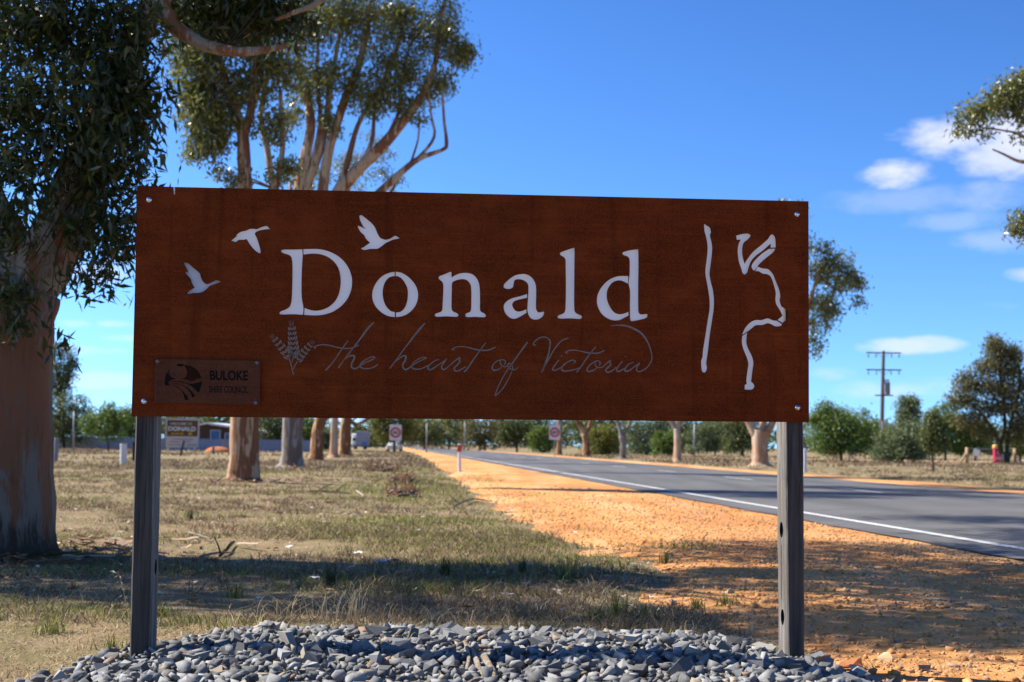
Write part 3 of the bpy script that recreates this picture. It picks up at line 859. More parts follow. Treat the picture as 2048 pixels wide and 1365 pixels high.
# posts: old fence posts with round rail holes
def post(pxs_top, y_top, pxs_bot, y_bot, depth, side, holes, split):
    wf = -.0215
    lt, rt = uv(pxs_top[0], y_top, wf), uv(pxs_top[1], y_top, wf)
    lb, rb = uv(pxs_bot[0], y_bot, wf), uv(pxs_bot[1], y_bot, wf)
    def edge(a, b, v):
        t = (v - b[1]) / (a[1] - b[1])
        return b[0] + (a[0] - b[0]) * t
    v0, v1 = -S0.z - .25, 0.93
    L = lambda v: edge(lt, lb, v)
    Rr = lambda v: edge(rt, rb, v)
    mb = MB()
    n = 34
    rj = random.Random(int(pxs_top[0]))
    # three plain sides, each as a strip with slightly worn edges
    def strip_face(f0, f1, flip):
        V, F = [], []
        for i in range(n + 1):
            v = v0 + (v1 - v0) * i / n
            V += [f0(v), f1(v)]
        for i in range(n):
            q = (2 * i, 2 * i + 1, 2 * i + 3, 2 * i + 2)
            F.append(q[::-1] if flip else q)
        mb.add(V, F)
    wob = [[.0006 * math.sin(i * 1.7 + k) + .0007 * rj.uniform(-1, 1) for i in range(n + 2)] for k in range(4)]
    def cw(k, v):
        i = (v - v0) / (v1 - v0) * n
        return wob[k][max(0, min(n, int(round(i))))]
    ch = .006
    fl = lambda v: S3(L(v) + ch + cw(0, v), v, wf)
    fr = lambda v: S3(Rr(v) - ch + cw(1, v), v, wf)
    ls = lambda v: S3(L(v) + cw(0, v), v, wf - ch)
    rs = lambda v: S3(Rr(v) + cw(1, v), v, wf - ch)
    lb_ = lambda v: S3(L(v) + cw(2, v), v, wf - depth)
    rb_ = lambda v: S3(Rr(v) + cw(3, v), v, wf - depth)
    strip_face(fl, fr, False); strip_face(ls, fl, False); strip_face(fr, rs, False)
    strip_face(rb_, lb_, False)
    hole_side, plain_side = (side, -side)
    if side > 0:
        strip_face(lb_, ls, False)
    else:
        strip_face(rs, rb_, False)
    # the pierced side: flat face with round openings
    A, B = (rs, rb_) if side > 0 else (ls, lb_)
    ring = [(0, v0 + (v1 - v0) * i / n) for i in range(n + 1)] + [(1, v0 + (v1 - v0) * (n - i) / n) for i in range(n + 1)]
    def at(t, v):
        a, b = A(v), B(v)
        return a + (b - a) * t
    loops = [[Vector((t * depth, v, 0)) for t, v in ring]]
    pts3 = [at(t, v) for t, v in ring]
    tubes = []
    for hv in holes:
        c = []
        for j in range(20):
            a = 2 * math.pi * j / 20
            t, v = .55 + .030 / depth * math.cos(a), hv + .036 * math.sin(a)
            c.append(Vector((t * depth, v, 0)))
            pts3.append(at(t, v))
        loops.append(c)
        tubes.append((len(pts3) - 20, hv))
    tri = tessellate_polygon(loops)
    mb.add(pts3, [t for t in tri])
    # top cap
    mb.add([fl(v1), fr(v1), rs(v1), rb_(v1), lb_(v1), ls(v1)], [(0, 1, 2, 3, 4, 5)])
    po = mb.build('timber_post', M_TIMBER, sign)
    po.data.materials.append(M_TIMBERF)              # front face in a darker copy of the timber, its shade put into the colour
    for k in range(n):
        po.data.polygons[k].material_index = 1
    for start, hv in tubes:
        h = MB()
        rim = pts3[start:start + 20]
        inn = [p - SU * (side * .055) for p in rim]
        h.add(list(rim) + inn, [(j, (j + 1) % 20, 20 + (j + 1) % 20, 20 + j) for j in range(20)] + [tuple(range(20, 40))])
        h.build('rail_hole', M_BLACKHOLE, po)
    # long drying split between the holes
    (s0, s1) = split
    sp = MB()
    for k in range(14):
        va, vb = s0 + (s1 - s0) * k / 14, s0 + (s1 - s0) * (k + 1) / 14
        ta, tb = .56 + .02 * math.sin(k * .9), .56 + .02 * math.sin((k + 1) * .9)
        o_ = SU * (side * .0012)
        hw = .016
        sp.add([at(ta - hw, va) + o_, at(ta + hw, va) + o_, at(tb + hw, vb) + o_, at(tb - hw, vb) + o_], [(0, 1, 2, 3)])
    sp.build('drying_split', M_BLACKHOLE, po)
    return po
vh = lambda px, py: uv(px, py, -.1)[1]
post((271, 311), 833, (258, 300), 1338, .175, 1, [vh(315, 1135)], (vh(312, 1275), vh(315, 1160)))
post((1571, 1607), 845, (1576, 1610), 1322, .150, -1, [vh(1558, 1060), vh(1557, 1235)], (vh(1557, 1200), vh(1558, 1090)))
# ------------------------------------------------------------------ gravel bed under the sign
def bed_out(x, y):
    """signed 'inside' measure of the gravel bed, 1 in the middle, 0 at the rim"""
    e = .10 * nz2(x, y, 2.6, 41) + .05 * nz2(x, y, 8, 42)
    xl = np.interp(y, [4.6, 5.9, 6.4, 6.9, 7.4, 7.9], [-2.0, -1.98, -1.93, -1.78, -1.45, -1.0])
    xr = np.interp(y, [4.6, 5.8, 6.3, 6.7, 7.1, 7.6, 7.95], [2.2, 1.75, 1.60, 1.47, 1.34, 1.20, .95])
    d = np.minimum(np.minimum(x - xl, xr - x), 7.55 - y) + e
    return d
def bed_z(x, y):
    d = np.clip(bed_out(x, y) / .75, 0, 1)
    return .012 + .125 * d ** .8 + .012 * nz2(x, y, 2.4, 43) * d
M_STONE = None
Mst = Mat('bluestone')
isl = Mst.n('ShaderNodeObjectInfo').outputs['Random']
i2 = Mst.island()
rr = Mst.math('FRACT', Mst.math('ADD', isl, i2))
sn = Mst.noise(22, 5, .7); sf = Mst.noise(160, 3, .7)
c = Mst.ramp(rr, [(.0, (.065, .066, .063)), (.3, (.125, .126, .120)), (.62, (.20, .20, .19)), (.90, (.34, .337, .318)), (.945, (.30, .25, .18)), (.97, (.34, .28, .19)), (.985, (.24, .15, .09))])
c = Mst.mix(Mst.math('MULTIPLY', Mst.ramp(sn, [(.4, 0.0), (.7, 1.0)]), .4), c, (.30, .30, .30))
c = Mst.mix(Mst.math('MULTIPLY', Mst.ramp(sf, [(.5, 0.0), (.65, 1.0)]), .3), c, (.09, .095, .11))
Mst.bump(Mst.math('ADD', sn, sf), .35, .004)
M_STONE = Mst.base(c, .85, .15)
STONES = []
for k in range(14):
    r = np.random.default_rng(100 + k)
    bm = bmesh.new()
    p = np.array([[i, j, k_] for i in (-1, 1) for j in (-1, 1) for k_ in (-1, 1)], float) * .62
    p += r.uniform(-.36, .36, p.shape)
    p *= np.array([1.25, r.uniform(.65, 1.05), r.uniform(.42, .80)])
    for q in p:
        bm.verts.new(q)
    bmesh.ops.convex_hull(bm, input=bm.verts)
    for v in [v for v in bm.verts if not v.link_faces]:
        bm.verts.remove(v)
    me = bpy.data.meshes.new('stone')
    bm.to_mesh(me); bm.free()
    me.materials.append(M_STONE)
    V = np.array([v.co[:] for v in me.vertices]); F = np.array([list(f.vertices) for f in me.polygons if len(f.vertices) == 3])
    STONES.append((me, V, F))
bx_, by_ = np.meshgrid(np.linspace(-2.5, 2.6, 70), np.linspace(4.4, 8.3, 54))
bedm = plain('grey_grit', (.085, .083, .078), .95, .1, 0, .5, 40)
zz = bed_z(bx_, by_) - .022 - .06 * np.clip(-bed_out(bx_, by_) / .12, 0, 1)
bed = mesh_np('gravel_bed', np.stack([bx_, by_, zz], -1), grid_faces(*bx_.shape), bedm, smooth=True)
tag(bed, 'low mound of loose grey crushed stone around the feet of the sign', kind='structure')
cand = []
N_ST = 7800
xs = rng.uniform(-2.35, 2.35, 32000); ys = rng.uniform(4.9, 8.0, 32000)
do = bed_out(xs, ys)
keep = (rng.uniform(size=len(xs)) < np.clip((do + .10) / .22, 0, 1) ** 1.4) & (do > -.22)
xs, ys = xs[keep][:N_ST], ys[keep][:N_ST]
sz = .011 + .039 * rng.beta(1.1, 2.8, len(xs))
zs = np.maximum(bed_z(xs, ys), .004) + rng.uniform(-.022, .030, len(xs)) + .25 * (sz - .02)
def rot_mats(n, tilt, r):
    """random yaw, limited tilt"""
    a = r.uniform(0, 2 * np.pi, n); b = r.normal(0, tilt, n); c_ = r.uniform(0, 2 * np.pi, n)
    ca, sa, cb, sb, cc, sc_ = np.cos(a), np.sin(a), np.cos(b), np.sin(b), np.cos(c_), np.sin(c_)
    z = np.zeros(n); o = np.ones(n)
    Rz = np.stack([np.stack([ca, -sa, z], -1), np.stack([sa, ca, z], -1), np.stack([z, z, o], -1)], 1)
    Rx = np.stack([np.stack([o, z, z], -1), np.stack([z, cb, -sb], -1), np.stack([z, sb, cb], -1)], 1)
    Rw = np.stack([np.stack([cc, -sc_, z], -1), np.stack([sc_, cc, z], -1), np.stack([z, z, o], -1)], 1)
    return Rz @ Rx @ Rw
RM = rot_mats(len(xs), .62, rng)
# clear of the posts
def scatter_mesh(name, kinds, pos, size, rots, mat, parent=None, smooth=False):
    Vs, Fs, off = [], [], 0
    for k in range(len(pos)):
        _, V, F = kinds[k % len(kinds)]
        q = (V * size[k]) @ rots[k].T + pos[k]
        Vs.append(q); Fs.append(F + off); off += len(V)
    return mesh_np(name, np.concatenate(Vs), np.concatenate(Fs), mat, parent, smooth=smooth)
pos = np.stack([xs, ys, zs], -1)
# the 300 that show largest: big, high on the heap and in the frame
infr = (ys > 5.62) & (np.abs(xs / ys) < .36)
score = np.where(infr, sz / ys * (1 + 12 * (zs - bed_z(xs, ys))), 0)
order = np.argsort(-score)
top, rest = order[:300], order[300:]
for k in top:
    me = STONES[k % len(STONES)][0]
    o = bpy.data.objects.new('stone', me)
    o.location = pos[k]
    mt = Matrix([list(RM[k][i]) for i in range(3)])
    o.rotation_euler = mt.to_euler()
    o.scale = (sz[k],) * 3
    put(o, bed)
st = scatter_mesh('stones', STONES, pos[rest], sz[rest], RM[rest], M_STONE, bed)
tag(st, kind='stuff')

# ------------------------------------------------------------------ small stones, clods and rubble on the orange soil
Mcl = Mat('orange_clod')
ci = Mcl.island()
c = Mcl.ramp(ci, [(.0, (.40, .17, .05)), (.4, (.58, .28, .09)), (.78, (.66, .38, .16)), (.86, (.56, .45, .32)), (.95, (.22, .20, .19))])
c = Mcl.mix(.35, c, Mcl.ramp(Mcl.noise(40, 5, .7), [(.3, (.30, .12, .04)), (.7, (.62, .36, .19))]))
M_CLOD = Mcl.base(c, .95, .1)
n = 11000
s_ = 5.2 + 34 * rng.beta(1.0, 3.2, n); t_ = rng.beta(1.3, 1.1, n)
l_ = shoulder_edge(s_) - .5 + (L_PAVE0 - .05 - shoulder_edge(s_) + .5) * t_
cx_, cy_ = RN.x * l_ + RD.x * s_, RN.y * l_ + RD.y * s_
ok = bed_out(cx_, cy_) < .02
cx_, cy_ = cx_[ok], cy_[ok]
csz = .005 + .022 * rng.beta(.8, 7.5, len(cx_)) + .0004 * cy_
cz_ = soil_z(cx_, cy_) + csz * .15
n9 = 420
s9 = 5.6 + 9 * rng.beta(1, 2.2, n9); l9 = shoulder_edge(s9) - .2 + 2.6 * rng.beta(1.1, 1.6, n9)
x9, y9 = RN.x * l9 + RD.x * s9, RN.y * l9 + RD.y * s9
k9 = bed_out(x9, y9) < 0
cx_, cy_ = np.concatenate([cx_, x9[k9]]), np.concatenate([cy_, y9[k9]])
z9 = .012 + .030 * rng.beta(1, 3.5, int(k9.sum()))
csz = np.concatenate([csz, z9]); cz_ = np.concatenate([cz_, soil_z(x9[k9], y9[k9]) + z9 * .15])
cl = scatter_mesh('soil_clods', STONES, np.stack([cx_, cy_, cz_], -1), csz, rot_mats(len(cx_), .6, rng), M_CLOD)
tag(cl, 'scattered orange clods and pebbles on the bare gravel shoulder', kind='stuff')
def rock(px, py, wpx, label, mat, k, z=0.0, squash=1.0):
    p = G(px, py, z)
    s = wpx / ppm(p.y) / 2
    me = STONES[k][0].copy(); me.materials.clear(); me.materials.append(mat)
    o = bpy.data.objects.new('rock', me)
    o.location = (p.x, p.y, z + s * .22)
    o.scale = (s, s, s * squash)
    o.rotation_euler = (.1 * k, .07 * k, k * 1.3)
    put(o)
    tag(o, label, 'rock', 'loose rocks by the gravel')
M_OROCK = plain('orange_rock', (.56, .24, .10), .9, .1, 0, .3, 25)
M_TANROCK = plain('tan_rock', (.50, .36, .20), .9, .1, 0, .3, 25)
M_DKROCK = plain('dark_rock', (.14, .145, .16), .9, .15, 0, .3, 25)
rock(1698, 1334, 46, 'orange lump of clay at the right end of the gravel mound', M_OROCK, 2, .02, 1.3)
rock(1172, 1338, 52, 'tan sandstone lump lying in the grey gravel behind the bleached branch', M_TANROCK, 5, .135, 1.2)
rock(1848, 1345, 30, 'small dark grey rock on the orange soil near the sign shadow', M_DKROCK, 1, .01, 1.3)
rock(1772, 1326, 34, 'pale tan rock on orange soil beside the gravel mound', M_TANROCK, 9, .01, 1.2)
rock(1640, 1316, 30, 'dark grey stone lying just right of the right hand post', M_DKROCK, 7, .03, 1.3)
rock(1455, 1187, 22, 'cream coloured stone at the edge of the shaded grass', M_TANROCK, 3, .01, 1.1)
rock(42, 1228, 30, 'pale buff stone lying alone in the dry grass', M_TANROCK, 8, .01, 1.0)

# ------------------------------------------------------------------ grass
def blades(name, x, y, z, h, wd, lean, mat, seed, bend=.5):
    """numpy grass: each blade two quads tapering to a tip (5 verts -> 1 quad + 1 tri as two arrays joined to quads)"""
    r = np.random.default_rng(seed)
    n = len(x)
    a = r.uniform(0, 2 * np.pi, n)
    la = r.uniform(0, 2 * np.pi, n)
    dx, dy = np.cos(a) * wd / 2, np.sin(a) * wd / 2
    lx, ly = np.cos(la) * lean * h, np.sin(la) * lean * h
    V = np.zeros((n, 6, 3))
    for i, (t, kw) in enumerate(((0, 1.0), (.55, .75), (1.0, .12))):
        b = t ** (1 + bend)
        V[:, 2 * i, 0] = x - dx * kw + lx * b; V[:, 2 * i + 1, 0] = x + dx * kw + lx * b
        V[:, 2 * i, 1] = y - dy * kw + ly * b; V[:, 2 * i + 1, 1] = y + dy * kw + ly * b
        zz_ = z + h * (t - .35 * np.minimum(lean, 1.4) * b * t)
        V[:, 2 * i, 2] = zz_; V[:, 2 * i + 1, 2] = zz_
    base = np.arange(n)[:, None] * 6
    F = np.concatenate([base + np.array([0, 1, 3, 2]), base + np.array([2, 3, 5, 4])])
    return mesh_np(name, V.reshape(-1, 3), F, mat)
def mat_blade(name, cols, trans=.3):
    M = Mat(name)
    i = M.island(); big = M.noise(.8, 4, .6)
    f = M.math('ADD', M.math('MULTIPLY', i, .7), M.math('MULTIPLY', big, .4), True)
    nn = len(cols)
    c = M.ramp(f, [(.1 + .8 * k / (nn - 1), col) for k, col in enumerate(cols)])
    M.base(c, .7, .2)
    tr = M.n('ShaderNodeBsdfTranslucent'); M.l(c, tr.inputs['Color'])
    mx = M.n('ShaderNodeMixShader'); mx.inputs[0].default_value = trans
    M.l(M.bs.outputs[0], mx.inputs[1]); M.l(tr.outputs[0], mx.inputs[2]); M.l(mx.outputs[0], M.out.inputs[0])
    return M.m
M_DRY = mat_blade('dry_blade', [(.17, .12, .065), (.34, .245, .13), (.46, .35, .20), (.60, .49, .31)])
M_GREEN = mat_blade('green_blade', [(.06, .085, .016), (.12, .145, .028), (.20, .215, .05), (.32, .29, .10)])
def in_view(x, y, m=.04):
    return np.abs(x / y) < .353 + m + .25 / y
def grass_field(n, y0, y1, power, seed):
    r = np.random.default_rng(seed)
    y = y0 * (y1 / y0) ** (r.uniform(0, 1, n) ** power)
    x = r.uniform(-1, 1, n) * (y * .37 + .4)
    lat = x * RN.x + y * RN.y
    s = x * RD.x + y * RD.y
    edge = shoulder_edge(s)
    p = np.clip((edge + .10 - lat) / .7, 0, 1) ** .7
    p = np.maximum(p, np.where((lat > 17.6), 1.0, 0))
    p = np.maximum(p, np.where((lat < edge + 1.4) & (lat > edge) & (nz2(x, y, 1.7, 77) > .35), .45, 0))
    k = (r.uniform(size=n) < p) & (bed_out(x, y) < .06)
    return x[k], y[k], r
# low mat of dry blades, larger ones further off so that they stay visible
x, y, r = grass_field(330000, 5.2, 60, 1.25, 201)
dens = nz2(x, y, .9, 55) + .5 * nz2(x, y, 3.1, 56)
k = r.uniform(size=len(x)) < np.clip(.52 + .72 * dens, .04, 1)
x, y = x[k], y[k]
clump = np.clip(nz2(x, y, 2.3, 57), 0, 1)
h = (.018 + .045 * r.beta(1.6, 3.5, len(x)) + .06 * clump * r.beta(1.5, 2, len(x))) * (1 + np.clip((y - 14) / 40, 0, .6))
wd = .0028 + .00042 * y
gz = np.maximum(ground_z(x, y), soil_z(x, y)) - .006
g = blades('dry_grass', x, y, gz, h, wd, r.uniform(.5, 2.4, len(x)), M_DRY, 5)
tag(g, 'short dry straw coloured grass covering the roadside', kind='stuff')
# rough brownish tussocks that give the paddock its relief
x, y, r = grass_field(8500, 8.0, 75, 1.0, 203)
k = r.uniform(size=len(x)) < np.clip(.45 + .8 * nz2(x, y, .7, 58) + .3 * nz2(x, y, 2.7, 59), .04, 1)
x, y = x[k], y[k]
nb = 34
tx = np.repeat(x, nb); ty = np.repeat(y, nb)
rad = np.repeat(.05 + .13 * r.beta(1.4, 2.6, len(x)), nb) * (1 + np.clip((ty - 14) / 40, 0, .5))
hh = np.repeat(.05 + .13 * r.beta(1.5, 3.0, len(x)), nb)
tx = tx + r.normal(size=len(tx)) * rad; ty = ty + r.normal(size=len(ty)) * rad * .8
lat = tx * RN.x + ty * RN.y; s = tx * RD.x + ty * RD.y
k = ((lat < shoulder_edge(s) + .15) | (lat > 17.5)) & (bed_out(tx, ty) < .05)
tx, ty, hh = tx[k], ty[k], hh[k]
M_BROWN_G = mat_blade('brown_tussock', [(.085, .058, .036), (.16, .112, .065), (.26, .19, .11), (.36, .28, .17)], .25)
gz = np.maximum(ground_z(tx, ty), soil_z(tx, ty)) - .01
g = blades('brown_tussocks', tx, ty, gz, hh * r.uniform(.4, 1.1, len(tx)), .0035 + .00045 * ty, r.uniform(.3, 1.5, len(tx)), M_BROWN_G, 7)
tag(g, 'rough brown dry tussocks dotted over the roadside paddock', kind='stuff')
# taller rank grass further out, where single blades no longer show
x, y, r = grass_field(7000, 48, 170, 1.0, 204)
k = r.uniform(size=len(x)) < np.clip(.35 + .9 * nz2(x, y, .16, 61) + .4 * nz2(x, y, .6, 62), .03, 1)
x, y = x[k], y[k]
nb = 12
tx = np.repeat(x, nb) + r.normal(size=len(x) * nb) * .45; ty = np.repeat(y, nb) + r.normal(size=len(x) * nb) * .3
lat = tx * RN.x + ty * RN.y; s = tx * RD.x + ty * RD.y
k = (lat < shoulder_edge(s) - .2) | (lat > 17.8)
tx, ty = tx[k], ty[k]
hh = np.repeat(.14 + .22 * r.beta(1.5, 3, len(x)), nb)[k]
g = blades('rank_grass', tx, ty, tx * 0 - .03, hh, .0009 * ty, r.uniform(.3, 1.2, len(tx)), M_BROWN_G, 8)
tag(g, 'taller brownish dry grass out in the far paddocks', kind='stuff')
x, y, r = grass_field(260000, 6.5, 60, 1.2, 202)
lat = x * RN.x + y * RN.y; s = x * RD.x + y * RD.y
near_edge = np.clip(1.25 - np.abs(shoulder_edge(s) - 1.0 - lat) / 1.9, 0, 1) * np.clip((s - 7) / 3, .3, 1)
gm = nz2(x, y, .55, 66) + .8 * nz2(x, y, 1.9, 67) + .9 * near_edge - .10
k = r.uniform(size=len(x)) < np.clip((gm - .12) * 1.0, 0.0, .95)
x, y = x[k], y[k]
h = (.03 + .11 * r.beta(1.4, 3, len(x))) * (1 + np.clip((y - 14) / 40, 0, .5))
gz = np.maximum(ground_z(x, y), soil_z(x, y)) - .006
g = blades('green_grass', x, y, gz, h, .0028 + .00042 * y, r.uniform(.3, 1.3, len(x)), M_GREEN, 6)
tag(g, 'patches of low olive green grass growing through the dry grass', kind='stuff')
# bark, fallen leaves and flecks lying about
n = 5200
y = 8.5 * (60 / 8.5) ** rng.uniform(0, 1, n); x = rng.uniform(-1, 1, n) * (y * .37 + .4)
lat = x * RN.x + y * RN.y; s = x * RD.x + y * RD.y
k = (lat < shoulder_edge(s) + .6) & (rng.uniform(size=n) < np.clip(.4 + nz2(x, y, .8, 88), .05, 1))
x, y = x[k], y[k]; n = len(x)
a = rng.uniform(0, 6.283, n); L = rng.uniform(.03, .09, n) * (1 + y / 40); W_ = rng.uniform(.008, .02, n) * (1 + y / 40)
z0 = ground_z(x, y) + .02 + .02 * rng.uniform(size=n)
V = np.zeros((n, 4, 3)); ca, sa = np.cos(a), np.sin(a)
for i, (t, k_) in enumerate(((-.5, 0), (0, .5), (.5, 0), (0, -.5))):
    V[:, i, 0] = x + ca * t * L - sa * k_ * W_; V[:, i, 1] = y + sa * t * L + ca * k_ * W_
    V[:, i, 2] = z0 + rng.uniform(-.012, .016, n)
Mlit = mat_blade('leaf_litter', [(.09, .05, .03), (.24, .12, .06), (.34, .20, .11), (.46, .38, .30), (.66, .62, .56)], .1)
g = mesh_np('leaf_litter', V.reshape(-1, 3), (np.arange(n)[:, None] * 4 + np.arange(4)), Mlit)
tag(g, 'fallen leaves and bark flecks lying in the dry grass', kind='stuff')

# single tufts one can point at
def tuft_mesh(name, n, h, spread, wd, mat, seed, arch=1.0, seg=5):
    r = random.Random(seed)
    V, F = [], []
    for _ in range(n):
        a = r.uniform(0, 6.283); hh = h * r.uniform(.45, 1.0); out = spread * r.uniform(.2, 1.0) * arch
        bx, by = r.gauss(0, spread * .22), r.gauss(0, spread * .14)
        w_ = wd * r.uniform(.6, 1.1); b = len(V)
        for i in range(seg + 1):
            t = i / seg
            d = out * t ** 1.8
            zz = hh * (t - .55 * arch * t ** 2.6 * r.uniform(.85, 1.1))
            px_, py_ = bx + math.cos(a) * d, by + math.sin(a) * d
            k = w_ * (1 - t * .9) / 2
            V += [(px_ - math.sin(a) * k, py_ + math.cos(a) * k, zz), (px_ + math.sin(a) * k, py_ - math.cos(a) * k, zz)]
        F += [(b + 2 * i, b + 2 * i + 1, b + 2 * i + 3, b + 2 * i + 2) for i in range(seg)]
    me = bpy.data.meshes.new(name)
    me.from_pydata(V, [], F); me.update(); me.materials.append(mat)
    return me
def tuft(px, py, me, label, sc=1.0, z=None, rz=0.0, group='dry tufts behind the gravel', cat='grass tuft', name='grass_tuft'):
    p = G(px, py, .03)
    z = float(max(ground_z(np.array([p.x]), np.array([p.y]))[0], soil_z(np.array([p.x]), np.array([p.y]))[0])) - .01 if z is None else z
    o = bpy.data.objects.new(name, me)
    o.location = (p.x, p.y, z); o.scale = (sc,) * 3; o.rotation_euler = (0, 0, rz)
    put(o)
    return tag(o, label, cat, group)
M_STRAW = mat_blade('pale_straw', [(.42, .32, .17), (.55, .44, .25), (.64, .53, .33)], .35)
tA = tuft_mesh('straw_tuft', 24, .40, .34, .0042, M_STRAW, 1, 1.15)
tB = tuft_mesh('straw_tuft', 20, .32, .42, .0042, M_STRAW, 2, 1.3)
tC = tuft_mesh('straw_tuft', 10, .22, .24, .0042, M_STRAW, 3, 1.2)
tuft(500, 1252, tC, 'small pale straw tuft at the left back corner of the gravel', 1.1, .03)
tuft(560, 1240, tB, 'pale arching straw tuft at the back of the gravel, below the emblem of wheat', 1.1, .03, 1)
tuft(640, 1236, tA, 'dense pale straw tuft at the back rim of the gravel under the script lettering', 1.05, .03, 2)
tuft(700, 1234, tA, 'tall pale straw tuft with upright stems, tallest along the gravel', 1.25, .03, 4)
tuft(762, 1238, tB, 'low sprawling straw tuft right of the tallest one', .9, .03, 3)
tuft(868, 1244, tC, 'sparse straw tuft with a few bent stems behind the middle of the gravel', 1.2, .03, 5)
tuft(1010, 1318, tC, 'thin straw wisp beside the bleached branch on the gravel', .9, .125, 1)
tuft(1150, 1330, tC, 'thin straw wisp among the stones near the tan rock', .8, .125, 3)
tuft(800, 1340, tC, 'thin flattened straw wisp on the gravel left of the bleached branch', 1.0, .125, 2)
tuft(1520, 1260, tC, 'little straw wisp at the gravel edge left of the right post', .8, .02, 2)
tD = tuft_mesh('straw_wisp', 7, .16, .18, .0036, M_STRAW, 4, 1.0)
for px, py, me, sc, rz, lab in ((455, 1318, tD, 1.0, 1, 'few thin straw stems poking up from the stones right of the left post'), (560, 1300, tC, .9, 2, 'bent straw wisp among the stones left of centre'),
                        (1250, 1335, tD, 1.1, 3, 'few thin straw stems standing in the stones right of the tan rock'), (1380, 1300, tD, 1.0, 4, 'thin straw stems in the shadowed stones left of the right post'),
                        (1075, 1248, tC, 1.0, 5, 'straw wisp at the back rim of the gravel right of centre'), (690, 1345, tD, 1.2, 6, 'thin straw stems in the front stones below the big letter D'),
                        (300, 1290, tD, 1.0, 7, 'straw stems at the foot of the left post'), (1660, 1290, tD, 1.0, 8, 'straw stem standing on the soil right of the right post')):
    tuft(px, py, me, lab, sc,   .115 if 400 < px < 1450 else .01, rz)
gA = tuft_mesh('weed', 60, .17, .13, .0065, M_GREEN, 11, .55)
gB = tuft_mesh('weed', 40, .12, .12, .0065, M_GREEN, 12, .6)
M_DKG = mat_blade('dark_weed_blade', [(.035, .05, .018), (.06, .075, .028), (.10, .10, .045)], .25)
gD = tuft_mesh('weed', 80, .20, .10, .008, M_DKG, 13, .4)
W1 = 'weeds in the roadside grass'
for px, py, me, sc, lab in (
    (662, 1172, gD, .95, 'dark upright weed clump on the bright side of the shadow edge'),
    (1130, 1158, gA, 1.3, 'large green weed clump at the corner of the crown shadow'),
    (1045, 1150, gD, .7, 'small dark weed left of the large green clump'),
    (890, 1152, gD, .8, 'dark weed standing in the sunlit dry grass'),
    (470, 1192, gA, .9, 'green weed in the shadow right of the left post'),
    (1235, 1228, gA, 1.0, 'leafy green weed behind the right half of the gravel'),
    (1185, 1236, gB, 1.0, 'low yellow green weed at the gravel rim'),
    (1290, 1236, gB, 1.2, 'green weed at the gravel rim where the orange soil begins'),
    (1395, 1205, gB, 1.1, 'flat green weed on the shaded orange soil'),
    (1450, 1203, gB, 1.0, 'flat green weed on the shaded soil nearest the right post'),
    (105, 1258, gB, 1.2, 'yellow green weed in the sunlit grass left of the left post'),
    (325, 1232, gB, .9, 'small green weed at the foot of the left post'),
    (225, 1288, gB, 1.0, 'low green weed left of the gravel corner'),
    (380, 1045, gD, .8, 'brownish weed clump far behind the left post'),
    (1330, 1118, gA, .9, 'green weed alone in the shaded orange soil'),
):
    tuft(px, py, me, lab, sc * 1.35, None, px * .1, W1, 'weed', 'weed')
# wild oat stalk leaning by the left post
ob = G(262, 1262, .0)
oat = empty('oat_stalk', ob, 'dry wild oat stalk leaning against the left timber post', 'grass stalk')
top = P(236, 1142, ob.y - .02)
pts, rd = smooth_path([ob, ob + (top - ob) * .5 + Vector((.006, 0, .0)), top], [.0016, .0012, .0006], 5)
MB().tube(pts, rd, 5).build('stem', M_STRAW, oat)
sp = MB()
for k in range(11):
    t = .42 + .055 * k
    c0 = pts[min(len(pts) - 1, int(t * (len(pts) - 1)))]
    s = -1 if k % 2 else 1
    d = Vector((s * .7 - .25, random.uniform(-.3, .3), -.55)).normalized()
    L = .026
    q = c0 + d * .008
    w_ = d.orthogonal().normalized() * .0045; w2 = d.cross(w_)
    sp.add([q, q + d * L * .4 + w_, q + d * L * .4 + w2, q + d * L * .4 - w_, q + d * L * .4 - w2, q + d * L], [(0, 1, 2), (0, 2, 3), (0, 3, 4), (0, 4, 1), (5, 2, 1), (5, 3, 2), (5, 4, 3), (5, 1, 4)])
sp.build('seed_heads', M_STRAW, oat)
# ------------------------------------------------------------------ trees
LE = ['olive', 'dark', 'fresh']
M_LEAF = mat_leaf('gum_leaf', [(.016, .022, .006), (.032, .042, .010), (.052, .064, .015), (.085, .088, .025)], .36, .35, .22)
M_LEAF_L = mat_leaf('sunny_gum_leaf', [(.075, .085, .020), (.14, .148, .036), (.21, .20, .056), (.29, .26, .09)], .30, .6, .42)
M_LEAF_G = mat_leaf('green_bush_leaf', [(.055, .095, .018), (.10, .165, .028), (.155, .225, .045), (.20, .26, .065)], .5, .35, .35)
M_LEAF_Y = mat_leaf('yellow_green_leaf', [(.08, .095, .012), (.15, .16, .022), (.22, .21, .035), (.27, .24, .06)], .5, .35, .35)
M_LEAF_B = mat_leaf('brown_olive_leaf', [(.06, .056, .022), (.11, .098, .038), (.165, .14, .055), (.21, .175, .075)], .6, .25, .25)
M_LEAF_S = mat_leaf('grey_green_leaf', [(.06, .085, .04), (.11, .145, .065), (.16, .20, .095), (.21, .24, .13)], .6, .3, .3)
M_LEAF_D = mat_leaf('dark_green_leaf', [(.032, .046, .012), (.062, .082, .020), (.10, .122, .032), (.15, .16, .046)], .5, .35, .22)
M_BARK1 = mat_bark('smooth_gum_bark', [(.26, .20, .145), (.15, .11, .075), (.31, .125, .06)], .30, (.06, .04, .028), 1.15, .6, .42)
M_BARK2 = mat_bark('orange_gum_bark', [(.50, .34, .19), (.42, .24, .12), (.20, .085, .04)], .62, (.07, .035, .02), 1.1, .75, .22)
